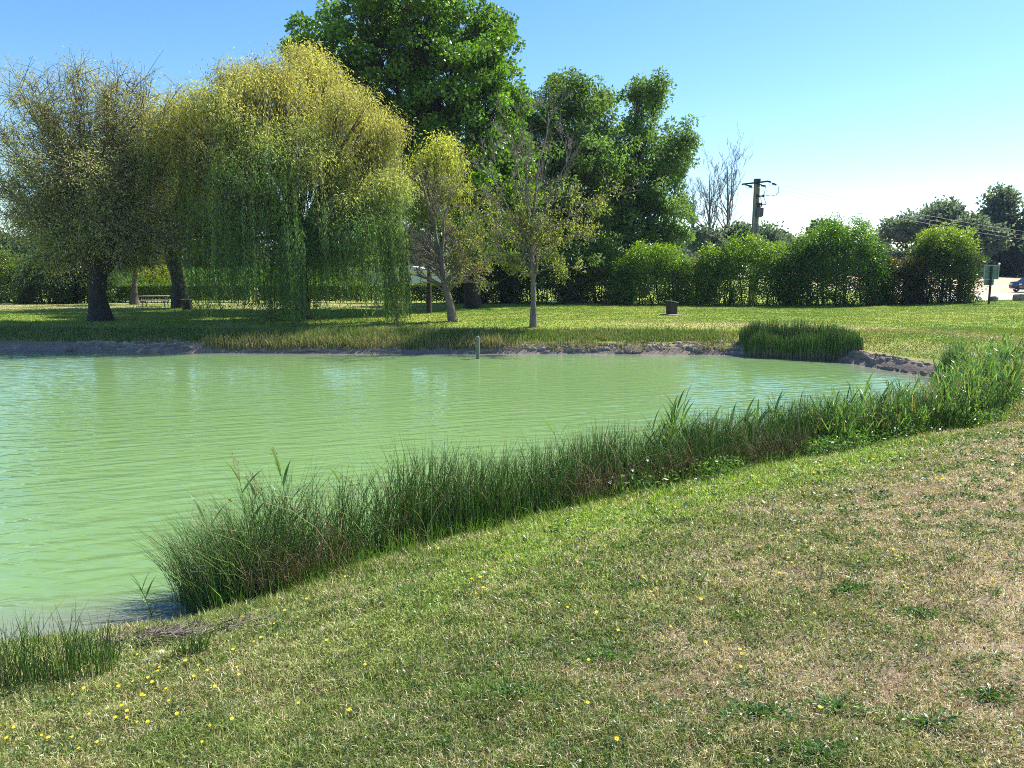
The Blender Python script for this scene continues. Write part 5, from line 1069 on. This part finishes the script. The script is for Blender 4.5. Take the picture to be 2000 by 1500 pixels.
pebble(310, 1280, .045, 'largest pale stone beside the mat of dead stalks'); pebble(288, 1293, .035, 'middle pale stone of the three, touching the largest'); pebble(240, 1302, .028, 'smallest pale stone, nearest the thin rush clump'); pebble(28, 1468, .022, 'pale stone alone in the turf in the lower corner of the photo')

# prominent reed stalks
def reed(px, d, ytop, lean, az, plume, label, nl=7, Lf=.36):
    q = at(px, ytop, d); g = gz1(q[0], d); g = max(g, -.1); H = q[2] - g; K = 8; t_ = np.linspace(0, 1, K)
    bx = q[0] - lean * H * math.cos(az); by = d - lean * H * math.sin(az); b = np.array([bx, by, g]); root = thing('reed_stalk', label, 'reed', tuple(b), group='tall reed stalks rising above the rushes')
    St = np.stack([lean * H * math.cos(az) * t_ ** 1.7, lean * H * math.sin(az) * t_ ** 1.7, H * (.86 if True else 1) * t_], 1)
    V, F = tubes(St[None], np.linspace(.006, .003, K)[None], 5); mesh('stem', V, F, M_rush, root, col=np.tile((.16, .22, .06), (len(V), 1)), smooth=True)
    parts = []; Lf = Lf * (.6 if px < 300 else 1)
    for j in range(nl):
        f = .3 + .7 * (j + .5) / nl; i = min(int(f * (K - 1)), K - 2); p0 = St[i] + (St[i + 1] - St[i]) * (f * (K - 1) - i)
        a = (0.15 if j % 2 else math.pi - .15) + rng.normal(0, .45); L_ = Lf * rng.uniform(.7, 1.15); up_ = rng.uniform(.25, .85) * (1.15 - .5 * f)
        # long folded leaf strip
        kk = 6; u = np.linspace(0, 1, kk); ang = up_ + .5 * u ** 2; cx_ = np.concatenate([[0], np.cumsum(np.sin((ang[1:] + ang[:-1]) / 2))]) * L_ / (kk - 1); cz_ = np.concatenate([[0], np.cumsum(np.cos((ang[1:] + ang[:-1]) / 2))]) * L_ / (kk - 1)
        w_ = .016 * np.array([.5, 1, 1, .8, .45, .03]) * Lf / .36; dx, dy = math.cos(a), math.sin(a); fa = a + math.pi / 2 + rng.normal(0, .5)
        Cn = p0 + np.stack([dx * cx_, dy * cx_, cz_], 1); S_ = np.array([math.cos(fa), math.sin(fa), 0.25]) * w_[:, None]
        V = np.concatenate([Cn - S_, Cn + S_]); F = np.array([(i, i + 1, kk + i + 1, kk + i) for i in range(kk - 1)])
        c = np.array((.13, .23, .055)) * rng.uniform(.6, 1.4); parts.append((V, F, np.tile(c, (2 * kk, 1))))
    V, F, C = cat(parts); mesh('leaf_blades', V, F, M_gloss, root, col=C)
    if plume:
        n = 90; f = rng.random(n); p0 = St[-1] - np.array([0, 0, .02]); sg_ = .006 + .022 * (1 - f) * f * 2; Pp = p0 + np.stack([rng.normal(0, 1, n) * sg_ - .25 * f ** 1.5 * H * .17, rng.normal(0, 1, n) * sg_, f * H * .16], 1)
        V, F, C = leaves(Pp, rng.normal(0, .3, (n, 3)) + np.array([-.25, 0, 1.0]), .045, .005, jit((.30, .21, .15), n, .2, .06)); mesh('plume', V, F, M_grass, root, col=C)
reeds = [(465, 8.0, 890, .10, 2.6, 1, 'reed with a purple-brown plume, the first one from the open end of the rushes'), (545, 8.3, 880, .10, 2.9, 1, 'reed with a pale brown plume, second from the open end of the rushes'),
         (500, 7.9, 925, .14, .3, 1, 'shorter plumed reed between the first two'), (395, 8.0, 985, .35, 2.7, 0, 'leafy reed leaning out over the water at the open end of the rushes'), (345, 7.6, 1085, .30, 2.9, 0, 'low leaning reed at the very tip of the rush belt'),
         (270, 7.4, 1125, .28, 2.8, 0, 'lone thin reed with one leaf blade standing in the water beside the belt'), (663, 9.0, 905, .04, 1, 0, 'upright reed above the brown rush seed heads'), (788, 9.5, 880, .03, 1, 0, 'reed with star-like open leaves, alone above the middle of the belt'),
         (1082, 10.8, 815, .16, 2.9, 0, 'slender reed leaning toward the water with all its leaves at the tip'), (1255, 12.2, 848, .12, 2.6, 0, 'leafy reed at the near side of the tallest reed group'), (1298, 12.2, 800, .10, 2.7, 0, 'reed standing second in the tallest group'),
         (1325, 12.4, 765, .12, .3, 0, 'tallest reed, its leaves swept to one side above the water'), (1338, 12.6, 760, .10, .4, 0, 'reed pressed against the tallest one'), (1352, 12.5, 810, .16, .4, 0, 'lower reed right of the tallest one, leaning away'), (1390, 12.6, 820, .2, .3, 0, 'reed with one long slanting leaf past the tallest group'),
         (1455, 13.2, 800, .05, .3, 0, 'short leafy reed before the bright water reflection'), (1515, 13.6, 770, .04, 1, 1, 'thin reed with a dark narrow plume against the bright water'), (1540, 13.6, 805, .08, .6, 0, 'leafy reed next to the one with the dark plume'), (1595, 14.2, 795, .05, 2, 0, 'reed before the bend of the shore, crossed by the water sheen'),
         (1690, 15.2, 745, .04, 1, 0, 'straight reed in front of the end of the pond'), (1720, 15.4, 765, .12, .4, 0, 'reed leaning beside the straight one at the pond end'), (1755, 15.8, 755, .05, 2, 0, 'reed close to the far mud bank end as seen over the water'), (1860, 16.8, 735, .1, .4, 0, 'reed just below the spiky grass tuft'),
         (1930, 17.3, 700, .16, .5, 0, 'pale-leaved reed leaning toward the photo edge'), (1960, 17.4, 690, .2, .5, 0, 'highest reed at the photo edge with silvery leaves'), (1985, 17.0, 715, .1, .5, 0, 'reed nearest the photo edge above the leafy mass')]
reeds += [(1275, 12.1, 815, .14, 2.8, 0, 'reed standing second from the water in the tallest group'), (1312, 12.3, 790, .06, 1.2, 0, 'straight reed in the middle of the tallest group'), (1365, 12.8, 835, .25, .2, 0, 'low slanting reed at the inland foot of the tallest group'),
          (1425, 13.0, 818, .12, 2.4, 0, 'small reed bent over the bright water between two taller ones'), (1480, 13.3, 800, .12, .7, 0, 'reed with curled tips next to the thin plumed one'), (1635, 14.6, 790, .12, .3, 0, 'reed rising just where the leafy mass begins'), (1660, 14.9, 775, .06, 2, 0, 'reed standing between the leafy mass and the straight reed')]
for i, (px_c, d_, yt, ln, az_, pl_, lab) in enumerate(reeds): reed(px_c, d_, yt, ln, az_, pl_, lab, nl=16 if px_c > 1200 else 9, Lf=.48 if px_c > 1200 else .36)

# ------------------------------------------------------------ flowers: one of each kind, then copies
M_yel = mat('yellow_petal', (.88, .66, .01), .6); M_stem = mat('flower_stem', (.12, .2, .05), .6); M_whi = mat('white_petal', (.8, .8, .78), .6); M_pur = mat('purple_petal', (.28, .10, .22), .7)
def flower_proto(name, label, catg, group, petal, rr, h, cup=.2, np_=11):
    root = thing(name, label, catg, (0, 0, 0), 0, group); MB().tube([(0, 0, -.02), (.004, 0, h * .5), (0, .003, h)], .0016, 5).build('stem', M_stem, root)
    V, F = [(0, 0, h)], []
    for ring, (r_, zz) in enumerate(((rr, .35), (rr * .65, .55))):
        for i in range(np_):
            a = 2 * math.pi * (i + .5 * ring) / np_; w_ = math.pi / np_ * .9; k_ = len(V)
            V += [(r_ * .6 * math.cos(a - w_), r_ * .6 * math.sin(a - w_), h + r_ * cup * .6), (r_ * math.cos(a), r_ * math.sin(a), h + r_ * cup + zz * .004), (r_ * .6 * math.cos(a + w_), r_ * .6 * math.sin(a + w_), h + r_ * cup * .6)]; F.append((0, k_, k_ + 1, k_ + 2))
    MB().add(V, F).lathe((0, 0, h - .008), [(.001, 0), (rr * .3, .004), (rr * .32, .010), (.002, .013)], 8).build('bloom', petal, root); return root
def copy_thing(o, loc, rz, sc_=1.0, label=None, group=None, tilt=0):
    c = o.copy(); sc.collection.objects.link(c); c.location = loc; c.rotation_euler = (tilt, 0, rz); c.scale = (sc_,) * 3
    if label: c['label'] = label
    if group: c['group'] = group
    for ch in o.children: q = ch.copy(); sc.collection.objects.link(q); q.parent = c
    return c
FL = [(545, 1160), (477, 1212), (601, 1182), (565, 1187), (560, 1205), (585, 1213), (538, 1224), (499, 1262), (513, 1259), (640, 1262), (269, 1287), (318, 1281), (396, 1275), (456, 1283), (365, 1302), (390, 1308), (318, 1310), (330, 1313), (310, 1320), (379, 1331), (405, 1316), (465, 1313), (469, 1331), (233, 1350), (167, 1357), (146, 1363), (120, 1372), (284, 1366), (285, 1370), (328, 1357), (422, 1352), (335, 1378), (347, 1408), (252, 1403), (250, 1415), (227, 1413), (272, 1422), (214, 1395), (415, 1424), (453, 1422), (147, 1450), (100, 1456), (85, 1443), (192, 1458), (18, 1457), (30, 1430), (400, 1460), (688, 1405), (583, 1385), (160, 1475), (290, 1425), (245, 1392), (178, 1404), (300, 1345), (290, 1335), (265, 1340), (836, 1075), (840, 1078), (860, 1080), (759, 1125), (675, 1136), (717, 1310), (923, 1142), (940, 1143), (933, 1165), (943, 1161), (1105, 1197), (1167, 1211), (1254, 1133), (1267, 1166), (1285, 1142), (1149, 1305), (1305, 1235), (1207, 1245), (1367, 1183), (1376, 1268), (1148, 1393), (1200, 1464), (1481, 1077), (1525, 1060), (1538, 1104), (1545, 1108), (1522, 1136), (1500, 1144), (1761, 1152), (1769, 1160), (1738, 1088), (1752, 1093), (1807, 1009), (1785, 1026), (1590, 1207), (1597, 1410), (1449, 1287), (1441, 1281), (1441, 1315), (1935, 1144), (1550, 1046), (1650, 1078), (1700, 905), (1708, 880), (1735, 878), (1657, 882), (1663, 877), (1756, 870), (1762, 873), (1778, 868), (1745, 900), (1675, 875), (1687, 858), (1868, 845), (1885, 843), (1890, 866), (1990, 832), (1980, 850), (1806, 870), (1825, 945), (1838, 940), (1838, 948), (1975, 935), (1640, 910), (1600, 920), (1372, 965), (1395, 955), (1470, 940), (1480, 950), (1588, 935), (1317, 1000), (1220, 1025), (1547, 925), (1560, 960), (917, 1005), (1350, 962)]
grp = [(lambda x: x < 700, 'small yellow flower on a thin stem in the grass near the lower corner water edge', 'yellow flowers on the near bank'), (lambda x: x < 1420, 'small yellow flower in the middle of the near bank turf', 'yellow flowers in the middle of the turf'), (lambda x: True, 'small yellow flower in the drier turf below the leafy reeds', 'yellow flowers below the leafy reeds')]
yp = flower_proto('yellow_flower', grp[0][1], 'flower', grp[0][2], M_yel, .0145, .075); used = False
for px_c, py_c in FL:
    x0, y0, z0 = ground_at(px_c, py_c + 4); _, lb_, gp_ = next(q for q in grp if q[0](px_c)); k_ = np.clip(y0 / 4.6, .9, 2.3) ** .6 * rng.uniform(.6, 1.0)
    if not used: yp.location = (x0, y0, z0); yp.rotation_euler = (.25, 0, rng.uniform(-.6, .6)); yp.scale = (k_,) * 3; used = True
    else: copy_thing(yp, (x0, y0, z0), rng.uniform(-.6, .6), k_, lb_, gp_, rng.uniform(.1, .5))
wp_ = flower_proto('bindweed_flower', 'white bindweed flower, the lowest of the three in the rushes', 'flower', 'white bindweed flowers in the rushes', M_whi, .028, .06, .7, 6)
for i, (px_c, py_c, d_, lb_) in enumerate(((1190, 945, 10.55, 'white bindweed flower, the lowest of the three in the rushes'), (1232, 921, 10.7, 'white bindweed flower between the other two in the rushes'), (1259, 902, 10.85, 'white bindweed flower highest in the rushes'))):
    o = wp_ if i == 0 else copy_thing(wp_, (0, 0, 0), 0, 1, lb_); o.location = tuple(at(px_c, py_c, d_)); o.rotation_euler = (1.0, 0, .3 * i)
cp_ = flower_proto('clover_flower', 'purple clover head by the green clover mat in the middle turf', 'flower', 'purple clover heads in the turf', M_pur, .012, .06, 1.2, 12)
for i, (px_c, py_c, lb_) in enumerate(((1247, 1145, 'purple clover head by the green clover mat in the middle turf'), (1352, 1148, 'dull purple clover head further from the clover mat'), (820, 1118, 'purple clover head close to the foot of the rush belt'))):
    o = cp_ if i == 0 else copy_thing(cp_, (0, 0, 0), 0, 1, lb_); x0, y0, z0 = ground_at(px_c, py_c + 5); o.location = (x0, y0, z0); o.scale = (1.3,) * 3

# ------------------------------------------------------------ air
hz_ = MB().box((0, 410, 14), (1640, 1020, 36)).build('haze', None); tag(hz_, 'thin summer haze in the air over the pond and the far trees', 'haze', kind='stuff')
M_haze = bpy.data.materials.new('haze'); M_haze.use_nodes = True; t = M_haze.node_tree; t.nodes.clear(); pv = t.nodes.new('ShaderNodeVolumePrincipled'); ou = t.nodes.new('ShaderNodeOutputMaterial')
pv.inputs['Color'].default_value = (.62, .78, 1, 1); pv.inputs['Density'].default_value = .00018; pv.inputs['Anisotropy'].default_value = 0.0; t.links.new(pv.outputs[0], ou.inputs['Volume']); hz_.data.materials.append(M_haze)
